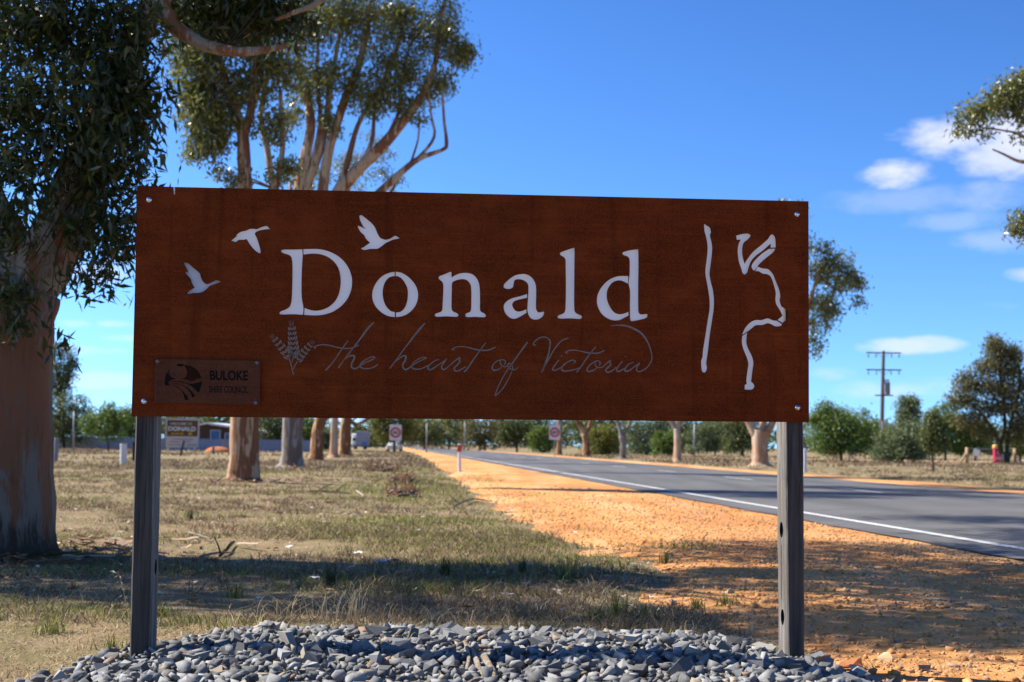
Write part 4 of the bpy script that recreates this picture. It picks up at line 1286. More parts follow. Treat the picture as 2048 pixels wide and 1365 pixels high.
M_BARK1L = mat_bark('mottled_limb_bark', [(.52, .41, .30), (.34, .24, .16), (.40, .17, .08)], .30, (.06, .04, .028), 2.6, .6)
M_BARK6 = mat_bark('cream_and_tan_gum_bark', [(.50, .36, .22), (.38, .22, .12), (.22, .10, .05)], .40, (.08, .04, .022), 1.2, .7, .2)
M_BARK3 = mat_bark('grey_gum_bark', [(.30, .27, .24), (.22, .19, .165), (.16, .12, .09)], .45, (.06, .05, .04), 1.0, .6)
M_BARK4 = mat_bark('dark_bark', [(.10, .08, .06), (.075, .058, .042), (.06, .045, .03)], .4, (.03, .022, .016), 1.2, .6)
M_BARK5 = mat_bark('pale_tan_bark', [(.47, .37, .27), (.36, .25, .16), (.42, .22, .12)], .45, (.10, .06, .04), 1.0, .5)

def leaf_cloud(clusters, L, W_, seed, droop=.75, clump=26):
    """clusters (centre, (rx,ry,rz), n): leaves in small sprays inside ellipsoids -> V, F(quads)"""
    r = np.random.default_rng(seed)
    C, D = [], []
    for (c, rad, n) in clusters:
        m = max(3, int(n / clump))
        d = r.normal(size=(m, 3)); d /= np.linalg.norm(d, axis=1)[:, None]
        rho = r.uniform(.15, 1.0, (m, 1)) ** .55
        cc = np.array(c) + d * rho * np.array(rad)
        per = max(1, int(round(n / m)))
        s = np.repeat(cc, per, 0)
        sg = min(rad) * (.17 if clump < 40 else .15) + L * .7
        off = r.normal(size=s.shape) * np.array([sg, sg, sg * .8])
        C.append(s + off)
        outw = np.repeat(d, per, 0)
        ax = r.normal(size=s.shape) * .75 + outw * .35 + np.array([0, 0, -droop])
        D.append(ax / np.linalg.norm(ax, axis=1)[:, None])
    C, D = np.concatenate(C), np.concatenate(D)
    n = len(C)
    t = r.normal(size=(n, 3)); sd = np.cross(D, t); sd /= np.linalg.norm(sd, axis=1)[:, None] + 1e-9
    l = (L * r.uniform(.6, 1.25, n))[:, None]; w = (W_ * r.uniform(.7, 1.2, n))[:, None]
    V = np.stack([C - D * l * .5, C - D * l * .08 + sd * w * .5, C + D * l * .5, C - D * l * .08 - sd * w * .5], 1)
    return V.reshape(-1, 3), np.arange(n)[:, None] * 4 + np.arange(4)
def crown(parent, clusters, L, W_, mat, seed, droop=.75, name='crown', clump=26):
    V, F = leaf_cloud(clusters, L, W_, seed, droop, clump)
    V[:, 2] = np.maximum(V[:, 2], .03)
    return mesh_np(name, V, F, mat, parent)
def limb(name, pts, rads, mat, parent, n=9, rough=.07, step=5):
    p, r_ = smooth_path(pts, rads, step)
    mb = MB()
    V, F = tube_geo(p, r_, n, rough, int(abs(pts[0][0]) * 97) % 1000)
    mb.add(V, F + [tuple(range(n - 1, -1, -1)), tuple(range((len(p) - 1) * n, len(p) * n))])
    return mb.build(name, mat, parent, smooth=True)
def pxl(Y, pts):
    """[(px,py,width px[,dY])] at depth Y -> points, radii"""
    return [P(a[0], a[1], Y + (a[3] if len(a) > 3 else 0)) for a in pts], [a[2] / ppm(Y + (a[3] if len(a) > 3 else 0)) / 2 for a in pts]
def trunk_flare(base, pts, rads, mat, parent, n=18, rough=.06, fl=1.0):
    """trunk with a spreading foot"""
    r0 = rads[0]
    d = (pts[0] - base)
    P_ = [base - Vector((0, 0, .15)), base + Vector((0, 0, .04)), base + d * .25 + Vector((0, 0, .02))] + list(pts)
    R_ = [r0 * (1 + .75 * fl), r0 * (1 + .42 * fl), r0 * (1 + .12 * fl)] + list(rads)
    return limb('trunk', P_, R_, mat, parent, n, rough, 5)
def twigs(parent, starts, clusters, mat, seed, r0=.03, per=2, name='twigs'):
    r = random.Random(seed)
    mb = MB()
    for (c, rad, n) in clusters:
        c = Vector(c)
        st = min(starts, key=lambda s: (s - c).length)
        for _ in range(per):
            e = c + Vector((r.uniform(-.7, .7) * rad[0], r.uniform(-.7, .7) * rad[1], r.uniform(-.4, .8) * rad[2]))
            mid = st.lerp(e, .5) + Vector((r.uniform(-.1, .1), r.uniform(-.1, .1), r.uniform(.0, .12))) * (e - st).length
            p, q = smooth_path([st, mid, e], [r0, r0 * .6, r0 * .2], 4)
            V, F = tube_geo(p, q, 5, .05)
            mb.add(V, F)
    return tag(mb.build(name, mat, parent, smooth=True), kind='stuff')

# --- the big gum at the left edge
Y1 = 12.7
b1 = GX(-8, Y1)
t1 = empty('gum_tree', b1, 'massive smooth barked gum tree at the left edge, dark leaves hanging over its trunk', 'tree', 'gum trees left of the road')
tp, tr_ = pxl(Y1, [(-10, 1010, 232), (-8, 900, 220), (-8, 780, 216), (-4, 690, 213), (4, 620, 210), (30, 560, 198)])
trunk_flare(b1, tp, tr_, M_BARK1, t1, 30, .026, .42)
def L1(pts, dy=0, n=12):
    p, r_ = pxl(Y1 + dy, pts)
    return limb('limb', p, r_, M_BARK1L, t1, n, .08)
L1([(36, 605, 130), (84, 535, 122), (122, 465, 108), (150, 385, 92), (178, 300, 82), (222, 185, 72), (262, 95, 62), (298, 25, 54), (325, -30, 54), (350, -160, 44), (350, -420, 30)])
L1([(40, 590, 140), (10, 500, 120), (-40, 400, 105), (-80, 250, 90), (-100, 60, 80), (-160, -160, 66), (-220, -420, 44)])
L1([(318, 10, 40), (350, 54, 34), (398, 86, 29), (450, 101, 23), (505, 103, 17, .1), (575, 92, 8, .2)])
L1([(345, -100, 34), (480, -170, 28), (620, -120, 20), (680, -50, 17), (640, 2, 14), (595, 23, 10), (550, 40, 6)])
L1([(-90, 150, 60), (-300, 20, 50), (-520, -140, 36), (-760, -260, 20)])
L1([(345, -140, 36), (520, -300, 30), (760, -420, 22), (1000, -520, 14)], -.4)
L1([(350, -380, 34), (430, -620, 30, 3), (560, -760, 24, 6), (720, -860, 14, 8)])
def cl(Y, items, thick=1.0):
    out = []
    for it in items:
        px, py, rx, ry, n = it[:5]
        dy = it[5] if len(it) > 5 else 0
        k = ppm(Y + dy)
        out.append((P(px, py, Y + dy), (rx / k, max(rx, ry) / k * thick, ry / k), n))
    return out
c1 = cl(Y1, [(60, 50, 115, 90, 1500, -.5), (190, 70, 110, 80, 1500, -.3), (235, 190, 72, 80, 1300, -.2), (120, 200, 110, 100, 1000, -.7), (20, 240, 90, 110, 800, -.6),
             (245, 310, 48, 62, 620, -.2), (150, 310, 80, 60, 640, -.7), (45, 360, 80, 70, 640, -.8), (225, 415, 52, 46, 420, -.3), (238, 490, 42, 42, 330, -.3), (185, 470, 40, 40, 220, -.6),
             (15, 470, 70, 60, 400, -.8), (30, 590, 48, 36, 200, -.8), (10, 640, 26, 26, 110, -.7), (190, 555, 26, 26, 90, -.4), (203, 583, 12, 16, 34, -.4),
             (150, 572, 26, 14, 60, -.5), (105, 690, 16, 18, 40, -.6), (275, 70, 40, 60, 300, -.4), (280, 385, 14, 30, 60, -.2), (262, 240, 40, 60, 300, -.3)], .8)
c1b = cl(Y1, [(365, 30, 60, 46, 420, .3), (450, 30, 80, 50, 700, .5), (520, 40, 70, 44, 600, .6), (575, 50, 56, 44, 420, .6), (420, -60, 90, 60, 700, .4), (560, -60, 90, 60, 700, .5)], .9)
c1c = [((x, y, z), (rx, ry, rz), n) for x, y, z, rx, ry, rz, n in (
    (-5.6, 12.6, 6.3, 1.5, 1.5, 1.0, 1500), (-3.6, 12.5, 7.0, 1.3, 1.4, 1.0, 1500), (-1.9, 12.0, 6.6, 1.3, 1.5, .9, 1700), (-.6, 11.2, 6.9, 1.2, 1.6, .8, 1700),
    (-2.8, 11.6, 8.2, 1.5, 1.7, .9, 1700), (-4.8, 13.0, 8.0, 1.5, 1.6, 1.0, 1500), (-1.4, 14.2, 7.6, 1.4, 1.5, .9, 1600), (-.2, 13.4, 8.3, 1.3, 1.4, .8, 1300), (.3, 9.6, 7.0, 1.0, 1.1, .6, 1000),
    (-7.2, 12.6, 5.2, 1.4, 1.4, 1.0, 1100), (-7.8, 11.6, 7.0, 1.4, 1.4, 1.0, 1100), (-3.2, 15.0, 7.4, 1.4, 1.2, .9, 1000), (.9, 11.6, 8.0, 1.0, 1.4, .6, 900),
    (-6.7, 12.5, 3.2, .9, .9, 1.1, 1300), (-7.6, 12.4, 4.6, 1.0, .9, 1.0, 1200), (-6.0, 13.0, 4.8, .8, .8, .9, 900), (-8.8, 12.3, 5.8, 1.1, .9, 1.0, 1100), (-6.9, 13.3, 2.2, .7, .6, .6, 500),
    (-2.6, 9.4, 7.6, 1.3, 1.1, .8, 1400), (-1.0, 8.6, 8.4, 1.2, 1.0, .8, 1200), (-4.2, 15.6, 7.0, 1.2, 1.2, .8, 1400), (-2.4, 16.6, 8.0, 1.3, 1.2, .9, 1500), (-.8, 15.8, 8.8, 1.3, 1.3, .9, 1400), (-4.6, 17.2, 8.6, 1.3, 1.1, .9, 1200),
    (-2.6, 13.4, 9.6, 1.5, 1.6, .8, 1500), (-.6, 11.6, 10.0, 1.4, 1.6, .8, 1400), (-1.6, 18.6, 10.2, 1.5, 1.4, .9, 1500), (.2, 20.4, 11.2, 1.6, 1.3, .9, 1500), (-3.6, 20.2, 11.0, 1.5, 1.3, .9, 1400), (.6, 17.6, 9.4, 1.3, 1.0, .8, 1100),
    (-4.3, 10.0, 7.2, 1.2, 1.0, .8, 1500), (-3.0, 9.2, 7.8, 1.2, .9, .8, 1300), (-5.2, 10.4, 7.6, 1.2, 1.0, .8, 1300), (-2.6, 10.4, 7.0, 1.2, 1.0, .8, 1500), (-3.8, 10.8, 8.6, 1.3, 1.0, .8, 1300), (-1.2, 10.2, 7.2, 1.2, 1.0, .8, 1300), (-3.2, 14.2, 7.2, 1.3, 1.1, .8, 1500),
    (-4.8, 24.0, 13.0, 1.8, 1.3, 1.0, 2000), (-2.6, 23.0, 12.6, 1.8, 1.3, 1.0, 2000), (-.8, 22.4, 12.2, 1.7, 1.2, 1.0, 1800), (.8, 19.0, 10.6, 1.5, 1.2, .9, 1500), (-3.0, 18.4, 10.6, 1.5, 1.2, .9, 1500))]
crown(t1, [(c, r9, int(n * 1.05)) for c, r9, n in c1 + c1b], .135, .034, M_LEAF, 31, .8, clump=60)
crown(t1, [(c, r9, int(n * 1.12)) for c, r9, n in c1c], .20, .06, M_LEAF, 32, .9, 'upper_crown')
twigs(t1, [P(185, 350, Y1 - .2), P(255, 140, Y1 - .2), P(215, 260, Y1 - .2), P(-80, 250, Y1 - .3), P(450, 100, Y1 + .2), P(330, -30, Y1)], c1 + c1b, M_BARK4, 5, .007, 2)
twigs(t1, [P(350, -400, Y1), P(-220, -400, Y1), P(560, -300, Y1 - .4), P(900, -480, Y1 - .4), P(-500, -140, Y1), P(560, -760, Y1 + 6), P(430, -620, Y1 + 3)], c1c, M_BARK1, 6, .05, 2, 'upper_branches')

# --- second gum: orange trunk, limbs above the sign
def bigtree(label, Yt, base_px, trunk_px, limbs_px, clusters, mat_b, mat_l, L, W_, seed, extra=(), group='gum trees left of the road', foot=1.0, mult=1.5, limb_b=None):
    b = GX(base_px, Yt)
    t = empty('gum_tree', b, label, 'tree', group)
    p, r_ = pxl(Yt, trunk_px)
    trunk_flare(b, p, r_, mat_b, t, 20, .05)
    ends = []
    for lp in limbs_px:
        q, rr_ = pxl(Yt, lp)
        limb('limb', q, [a * .98 for a in rr_], limb_b or mat_b, t, 9, .08, 4)
        ends += q[len(q) // 2:]
    cs = [(c, r9, int(n * mult)) for c, r9, n in cl(Yt, clusters, .8)]
    crown(t, cs + list(extra), L, W_, mat_l, seed, .8, clump=120)
    twigs(t, ends, cs, mat_b, seed, .03, 2)
    return t
bigtree('tall gum with a broad orange streaked trunk, first tree behind the left post', 35.5, 487,
        [(488, 920, 62), (489, 850, 58), (490, 700, 52), (491, 500, 40), (490, 380, 33)],
        [[(490, 385, 30), (487, 320, 27), (483, 262, 25), (462, 200, 20), (442, 130, 17), (425, 40, 13), (420, -60, 9)],
         [(486, 275, 20), (502, 215, 18), (512, 130, 15), (530, 30, 12), (540, -80, 8)],
         [(545, 380, 16, 1.5), (535, 300, 14, 1.5), (522, 230, 11, 1.5), (540, 120, 8, 1.5)],
         [(491, 560, 24), (540, 440, 16), (552, 380, 14), (566, 290, 11), (560, 180, 8)]],
        [(430, 40, 90, 70, 1700), (395, 130, 52, 80, 1500), (410, 220, 46, 60, 1100), (425, 290, 42, 42, 620), (460, 170, 55, 55, 800), (400, 300, 22, 26, 170), (520, 60, 80, 60, 1200), (555, 150, 55, 60, 900),
         (545, 255, 38, 46, 420), (480, 60, 80, 60, 1200), (380, 190, 26, 40, 360), (450, 250, 26, 40, 260), (560, 345, 34, 26, 260), (450, 355, 34, 20, 180), (430, -80, 140, 80, 1600), (560, -90, 110, 80, 1300), (480, -230, 120, 70, 1200)],
        M_BARK6, M_LEAF_L, .17, .055, 41, [(c, r9, int(n * 2.0)) for c, r9, n in (
            ((-4.5, 39, 16.2), (2.2, 1.8, 1.2), 3000), ((-6.2, 36, 16.4), (2.2, 1.8, 1.3), 3000), ((-7.2, 41, 17.2), (2.2, 1.8, 1.2), 2600), ((-3.4, 43.5, 18.2), (2.2, 1.8, 1.2), 2600), ((-5.2, 46, 19), (2.0, 1.6, 1.2), 2200), ((-8.4, 33.6, 15.4), (1.8, 1.6, 1.2), 2200), ((-2.8, 41.5, 20.5), (2.4, 1.8, 1.2), 2600), ((-5.6, 44, 21.5), (2.4, 1.8, 1.2), 2600))], mult=2.1)
bigtree('grey barked gum leaning apart above the sign, second trunk from the left post', 56.0, 583,
        [(584, 900, 44), (584, 860, 42), (592, 780, 44), (608, 660, 46), (622, 560, 44)],
        [[(615, 580, 30), (600, 450, 26), (600, 380, 25), (612, 310, 23), (622, 240, 18), (604, 160, 15), (596, 100, 12), (590, 0, 9)],
         [(600, 400, 20), (640, 300, 16), (656, 210, 13), (668, 130, 10), (690, 20, 7)],
         [(625, 560, 30), (640, 450, 26), (646, 370, 24), (660, 290, 20), (690, 200, 18), (715, 140, 15), (732, 70, 12), (748, -20, 9)],
         [(640, 520, 30), (670, 400, 28), (710, 345, 25), (770, 285, 22), (822, 222, 19), (850, 180, 16), (872, 120, 12), (882, 40, 9), (898, -40, 6)],
         [(700, 440, 20), (760, 385, 16), (800, 348, 14), (838, 318, 12), (885, 300, 9), (893, 286, 9), (888, 240, 6), (884, 170, 5)],
         [(810, 340, 9), (835, 318, 8), (868, 275, 6), (862, 230, 5), (856, 180, 4)],
         [(820, 330, 5), (836, 280, 4.5), (838, 235, 4)]]
        + [[(606, 460, 14), (618, 360, 11), (640, 250, 9), (634, 140, 7), (640, 40, 5)], [(640, 470, 16), (690, 340, 12), (716, 250, 10), (762, 170, 8), (800, 80, 6)], [(660, 430, 14), (700, 362, 12), (742, 290, 10), (752, 210, 8), (790, 120, 6), (810, 20, 4)], [(768, 288, 9), (800, 215, 7), (806, 140, 5), (830, 60, 4)]],
        [(640, 40, 100, 70, 2000), (740, 50, 95, 75, 2000), (840, 50, 80, 70, 1500), (898, 120, 46, 52, 800), (850, 165, 55, 46, 800), (775, 150, 62, 60, 1100), (700, 150, 55, 60, 900), (630, 170, 50, 60, 900), (600, 60, 60, 70, 800),
         (740, 215, 50, 36, 480), (790, 215, 40, 28, 300), (650, 245, 34, 34, 280), (590, 220, 30, 40, 280), (920, 90, 24, 40, 240), (890, 40, 40, 50, 420), (830, 235, 26, 18, 90), (660, -90, 150, 80, 1600), (830, -90, 120, 80, 1400), (740, -220, 140, 70, 1200)],
        M_BARK3, M_LEAF_L, .21, .070, 42, mult=2.0, limb_b=M_BARK6)
bigtree('reddish gum trunk, third from the left post, kinked below the sign', 80.0, 632,
        [(634, 900, 27), (636, 860, 23), (648, 820, 24), (660, 740, 22), (668, 640, 20)],
        [[(668, 650, 16), (680, 520, 14), (690, 420, 12), (700, 340, 9)], [(665, 660, 14), (720, 540, 12), (760, 430, 10), (790, 370, 7)], [(655, 700, 12), (610, 560, 10), (590, 430, 8), (580, 370, 6)],
         [(646, 840, 12), (668, 828, 10), (690, 812, 8), (720, 770, 6)]],
        [(700, 345, 56, 40, 700), (640, 362, 44, 26, 420), (580, 362, 38, 26, 380), (786, 356, 36, 22, 260), (740, 300, 42, 34, 420), (730, 430, 90, 60, 900), (640, 450, 90, 50, 900)],
        M_BARK2, M_LEAF_L, .20, .07, 43)
bigtree('slender pale gum trunk with a sunlit edge, fourth from the left post', 97.0, 668,
        [(668, 895, 17), (669, 850, 15), (672, 780, 14), (680, 680, 13)],
        [[(680, 690, 10), (700, 560, 8), (720, 460, 6)], [(680, 690, 9), (660, 560, 8), (640, 470, 6)]],
        [(700, 500, 80, 60, 900), (640, 520, 60, 50, 700), (760, 560, 60, 50, 600)], M_BARK5, M_LEAF_L, .22, .08, 44)
bigtree('stout orange gum trunk beside the slender pale one, dark bough reaching right', 106.0, 690,
        [(690, 895, 24), (690, 860, 22), (694, 830, 21), (700, 760, 18)],
        [[(696, 838, 9), (712, 850, 8), (728, 843, 6), (742, 832, 5), (752, 818, 4)], [(698, 790, 12), (716, 690, 9), (740, 600, 7)], [(700, 770, 10), (680, 660, 8), (660, 600, 6)], [(704, 842, 4), (716, 832, 4), (722, 815, 3)]],
        [(730, 620, 90, 60, 900), (660, 620, 70, 50, 700)], M_BARK2, M_LEAF_L, .24, .09, 45)
# --- row of gums on the far side of the road
def farside(label, Yt, px, trunk, limbs, clusters, seed, mb=M_BARK5, ml=M_LEAF_L):
    bigtree(label, Yt, px, trunk, limbs, clusters, mb, ml, .26, .095, seed, (), 'gum trees beyond the road', mult=1.35)
farside('double stemmed gum beyond the road beside the right post, largest of its row', 82, 1520,
        [(1520, 915, 34), (1520, 880, 33), (1522, 862, 36)],
        [[(1512, 872, 20), (1500, 848, 17), (1488, 825, 14), (1470, 760, 11), (1460, 690, 7)], [(1530, 870, 18), (1545, 845, 16), (1560, 800, 14), (1590, 700, 11), (1620, 600, 8), (1640, 540, 5)], [(1524, 868, 14), (1536, 780, 12), (1560, 640, 9), (1580, 480, 6), (1578, 410, 3)]],
        [(1575, 412, 24, 14, 200), (1560, 480, 60, 50, 800), (1600, 520, 60, 60, 900), (1645, 500, 24, 30, 300), (1670, 545, 46, 44, 800), (1700, 570, 30, 34, 480), (1640, 600, 50, 40, 620), (1685, 610, 40, 30, 420), (1640, 655, 34, 30, 400), (1625, 695, 18, 22, 160), (1500, 600, 80, 60, 900), (1460, 700, 60, 50, 600), (1660, 560, 40, 40, 500)], 51)
farside('straight grey gum trunk beyond the road, second left of the right post', 103, 1355, [(1355, 905, 15), (1355, 880, 14), (1354, 858, 14)],
        [[(1354, 862, 12), (1358, 840, 11), (1368, 780, 8), (1390, 700, 6)], [(1352, 860, 9), (1340, 842, 8), (1322, 800, 6), (1300, 720, 5)]], [(1380, 720, 70, 60, 700), (1310, 730, 60, 50, 600)], 52)
farside('pale gum trunk forking into a V beyond the road', 118, 1245, [(1246, 905, 13), (1246, 888, 12), (1244, 872, 14)],
        [[(1246, 876, 8), (1254, 858, 7), (1262, 838, 6), (1280, 760, 4)], [(1243, 876, 9), (1238, 852, 8), (1230, 830, 7), (1215, 760, 5)]], [(1270, 740, 60, 50, 600), (1215, 740, 50, 50, 500)], 53, M_BARK3)
farside('leaning orange gum trunk beyond the road, just right of the far speed sign', 138, 1172, [(1173, 900, 14), (1172, 882, 13), (1168, 868, 13)],
        [[(1168, 870, 11), (1160, 852, 10), (1150, 832, 8), (1140, 780, 6)], [(1169, 872, 8), (1178, 855, 7), (1182, 835, 6), (1190, 770, 4)]], [(1140, 760, 50, 45, 500), (1190, 750, 50, 45, 500)], 54, M_BARK2)
farside('slim orange gum trunk partly behind the far speed sign', 160, 1119, [(1119, 900, 10), (1118, 870, 9), (1117, 840, 8)],
        [[(1117, 845, 7), (1112, 800, 5), (1105, 760, 4)], [(1117, 845, 6), (1126, 800, 5), (1132, 760, 4)]], [(1118, 750, 50, 40, 500)], 55, M_BARK2)
# --- gum just outside the right edge whose boughs reach into the picture
Y6 = 42.0
b6 = R(21.4, Y6 + 1.0)
t6 = empty('gum_tree', b6, 'gum tree at the right edge, only its leafy boughs reaching into the sky', 'tree', 'gum trees beyond the road')
k6 = (b6.x / b6.y) * FPX + CX
tp, rr_ = pxl(Y6, [(k6, 850, 62), (k6 + 5, 700, 54), (k6 + 10, 560, 48)])
trunk_flare(b6, tp, rr_, M_BARK5, t6, 16, .05)
for lp in ([(k6 + 8, 600, 36), (k6 - 40, 480, 26), (2150, 380, 16), (2075, 332, 10), (2035, 322, 7), (2010, 310, 5), (1985, 299, 3.5)],
           [(2110, 360, 12), (2060, 290, 8), (2040, 270, 6), (2010, 262, 4), (1960, 255, 2.5)],
           [(k6 + 10, 600, 34), (k6 - 10, 420, 24), (2170, 250, 15), (2100, 170, 9), (2040, 190, 6), (1990, 215, 4)],
           [(k6, 640, 22), (2180, 560, 14), (2100, 480, 8), (2050, 450, 4)], [(2080, 300, 6), (2062, 260, 5), (2030, 220, 3.5)],
           [(k6 + 10, 580, 34), (k6 + 100, 400, 26), (k6 + 200, 200, 14)]):
    q, r9 = pxl(Y6, lp)
    limb('limb', q, r9, M_BARK5, t6, 7, .06, 4)
c6 = cl(Y6, [(1945, 232, 30, 22, 330), (1925, 262, 14, 14, 110), (1990, 215, 40, 28, 480), (2020, 185, 36, 26, 420), (2045, 160, 24, 22, 260), (2035, 230, 28, 22, 260), (2060, 200, 40, 40, 500), (1965, 262, 16, 12, 80), (2040, 275, 14, 10, 50),
              (2045, 440, 20, 22, 220), (2030, 462, 12, 12, 80), (2060, 470, 18, 14, 120), (2110, 200, 70, 60, 900), (2180, 120, 90, 70, 1000), (2300, 160, 110, 80, 1200), (2400, 260, 90, 80, 1000), (2120, 420, 50, 40, 500), (2250, 30, 120, 70, 1000)], .9)
crown(t6, [(c, r9, int(n * 1.6)) for c, r9, n in c6], .19, .06, M_LEAF_L, 61, .7)
# --- a gum out of the picture on the left whose shade lies across the grass
b7 = Vector((-11.2, 11.7, 0))
t7 = empty('gum_tree', b7, 'gum tree standing left of the picture, its shade lying across the grass', 'tree', 'gum trees left of the road')
trunk_flare(b7, [b7 + Vector((.1, 0, 1)), b7 + Vector((.3, 0, 4)), b7 + Vector((.6, -.1, 7))], [.36, .3, .22], M_BARK2, t7, 14, .05)
c7 = [((x, y + 1.1, z), (rx, ry, rz), n) for x, y, z, rx, ry, rz, n in ((-11.5, 10.6, 7.6, 1.4, .9, .8, 1100), (-10.0, 10.3, 8.4, 1.4, .9, .8, 1200), (-8.8, 10.0, 9.4, 1.3, .9, .8, 1200), (-10.4, 10.3, 9.8, 1.5, .8, .8, 1100), (-8.0, 9.7, 10.4, 1.1, .8, .7, 900), (-12.6, 11.0, 6.8, 1.0, .8, .7, 600))]
crown(t7, [(c, r9, int(n * .8)) for c, r9, n in c7], .2, .06, M_LEAF, 71, .8)
twigs(t7, [b7 + Vector((.6, -.1, 7)), b7 + Vector((.3, 0, 5))], c7, M_BARK2, 7, .08, 2, 'limbs')

# --- background trees and bushes
BGT = {'g': M_LEAF_G, 'y': M_LEAF_Y, 'b': M_LEAF_B, 's': M_LEAF_S, 'd': M_LEAF_D, 'o': M_LEAF_L}
def bgtree(name, cat, label, px, Yt, top, bot, hw, mat, seed, lobes=7, n=2600, trunk=4, group='trees and bushes in the distance', leaf=None, shape=None, low=True):
    """one tree or bush: lobed crown between image heights top..bot at depth Yt"""
    r = random.Random(seed)
    if 309 < seed < 330:
        hw *= 1.45
        top -= 8
        n = int(n * 1.5)
    if seed in (303, 301, 311, 335):
        low = False
    b = GX(px, Yt)
    t = empty(name, b, label, cat, group)
    k = ppm(Yt)
    cs = []
    hh = (bot - top) / 2
    cy = (top + bot) / 2
    if shape is None:
        shape = []
        for i in range(lobes):
            a = 2 * math.pi * i / lobes + r.uniform(-.4, .4)
            q = r.uniform(.42, .68)
            shape.append((px + math.cos(a) * hw * q, cy + math.sin(a) * hh * q, hw * r.uniform(.30, .48), hh * r.uniform(.30, .46)))
        shape.append((px, cy, hw * .5, hh * .55))
        if cat == 'bush' or low:
            shape += [(px + hw * q, bot - hh * .26, hw * .36, hh * .30) for q in (-.62, -.1, .5)]
    for q in range(6):                                   # straggling shoots that break the outline
        a = r.uniform(-.1, 3.24)
        shape = list(shape) + [(px + math.cos(a) * hw * r.uniform(.72, 1.0), cy - math.sin(a) * hh * r.uniform(.75, 1.08), hw * r.uniform(.10, .2), hh * r.uniform(.10, .22))]
    tot = sum(s[2] * s[3] for s in shape)
    for (sx, sy, rx, ry) in shape:
        cs.append((P(sx, sy, Yt), (rx / k, max(rx, ry * .8) / k, ry / k), max(60, int((2.2 if seed > 329 else 1.5) * n * rx * ry / tot))))
    L = leaf or .0
    if not leaf:
        L = max(.22, 5.6 / k)
    crown(t, cs, L, L * .46, BGT[mat], seed, .3)
    stem_top = P(px, cy, Yt)
    st = [b - Vector((0, 0, .1)), b + (stem_top - b) * .5 + Vector((r.uniform(-.1, .1), 0, 0)), stem_top]
    limb('trunk', st, [trunk / k / 2, trunk / k / 2 * .8, trunk / k / 2 * .5], M_BARK4, t, 7, .06, 4)
    br = MB()
    for (sx, sy, rx, ry) in shape:
        e = P(sx, sy, Yt)
        s0 = st[1].lerp(st[2], r.uniform(0, .6))
        p, q = smooth_path([s0, s0.lerp(e, .5) + Vector((0, 0, -.05)) * (e - s0).length, e], [trunk / k * .28, trunk / k * .2, trunk / k * .07], 3)
        V, F = tube_geo(p, q, 5)
        br.add(V, F)
    tag(br.build('branches', M_BARK4, t, smooth=True), kind='stuff')
    return t
T, Bu = ('distant_tree', 'tree'), ('bush', 'bush')
bgtree(*T, 'tall dark blue green tree rising right beside the big left trunk', 118, 150, 688, 800, 40, 'd', 301, 6, 3200, 7)
bgtree(*T, 'broad dark green tree below the tall dark one by the left trunk', 128, 140, 782, 893, 58, 'd', 302, 7, 3600, 8)
bgtree(*T, 'round bright green tree on a thin stem in front of the blue fence', 218, 108, 808, 884, 54, 'g', 303, 8, 3400, 4)
bgtree(*T, 'green tree between the round bright tree and the left post', 262, 150, 820, 880, 34, 'g', 304, 6, 1600, 5)
bgtree(*T, 'olive tree behind the brown and white town board', 350, 185, 800, 868, 60, 'o', 305, 7, 2200, 6)
bgtree(*T, 'green tree above the white roof of the brick house', 440, 200, 790, 872, 70, 'g', 306, 7, 2400, 6)
bgtree(*T, 'dark green tree right of the brick house between two trunks', 545, 150, 815, 893, 44, 'd', 307, 7, 2400, 6)
bgtree(*Bu, 'bright green bush between the grey trunk and the reddish trunk', 612, 160, 838, 892, 26, 'g', 308, 6, 1700, 4)
bgtree(*Bu, 'pale grey green bush behind the pale slender trunk', 652, 170, 852, 898, 24, 's', 309, 6, 1400, 3)
bgtree(*T, 'dark tree at the far end of the road behind the truck', 738, 300, 862, 893, 30, 'd', 310, 6, 1400, 4)
bgtree(*T, 'yellow green conifer like tree behind the near speed sign', 788, 160, 795, 897, 40, 'y', 311, 9, 4200, 5)
bgtree(*T, 'olive tree right of the near speed sign', 848, 230, 842, 890, 36, 'o', 312, 7, 2000, 4)
bgtree(*T, 'tall olive tree behind the thin pole in the gap under the sign', 898, 250, 826, 893, 40, 'o', 313, 7, 2200, 4)
bgtree(*T, 'brownish thin crowned tree in the middle of the far treeline', 970, 230, 836, 898, 40, 'b', 314, 8, 1800, 5)
bgtree(*T, 'round dark green tree with a visible stem in the middle distance', 1034, 200, 842, 890, 31, 'd', 315, 7, 2200, 5)
bgtree(*Bu, 'low dense green bush left of the far speed sign', 1086, 190, 862, 902, 18, 'g', 316, 6, 1400, 3)
bgtree(*T, 'dark tree behind the far speed sign', 1098, 240, 828, 893, 34, 'd', 317, 7, 1600, 5)
bgtree(*Bu, 'yellow green bush between the leaning and the forked trunk', 1206, 165, 858, 914, 29, 'y', 318, 8, 2300, 4)
bgtree(*T, 'dark olive tree above the yellow green bush', 1195, 210, 826, 888, 46, 'd', 319, 7, 2200, 5)
bgtree(*T, 'feathery grey green tree between the forked and the straight grey trunk', 1294, 180, 838, 912, 40, 's', 320, 8, 2600, 4)
bgtree(*Bu, 'light green bush left of the straight grey trunk', 1334, 150, 872, 908, 20, 'g', 321, 6, 1400, 3)
bgtree(*T, 'dark green tree behind the straight grey trunk', 1385, 200, 832, 905, 40, 'd', 322, 7, 2200, 5)
bgtree(*T, 'pale grey green tree right of the straight grey trunk', 1430, 190, 844, 902, 42, 's', 323, 8, 2600, 4)
bgtree(*T, 'dark tree directly left of the double stemmed gum', 1486, 170, 840, 906, 30, 'd', 324, 7, 1800, 4)
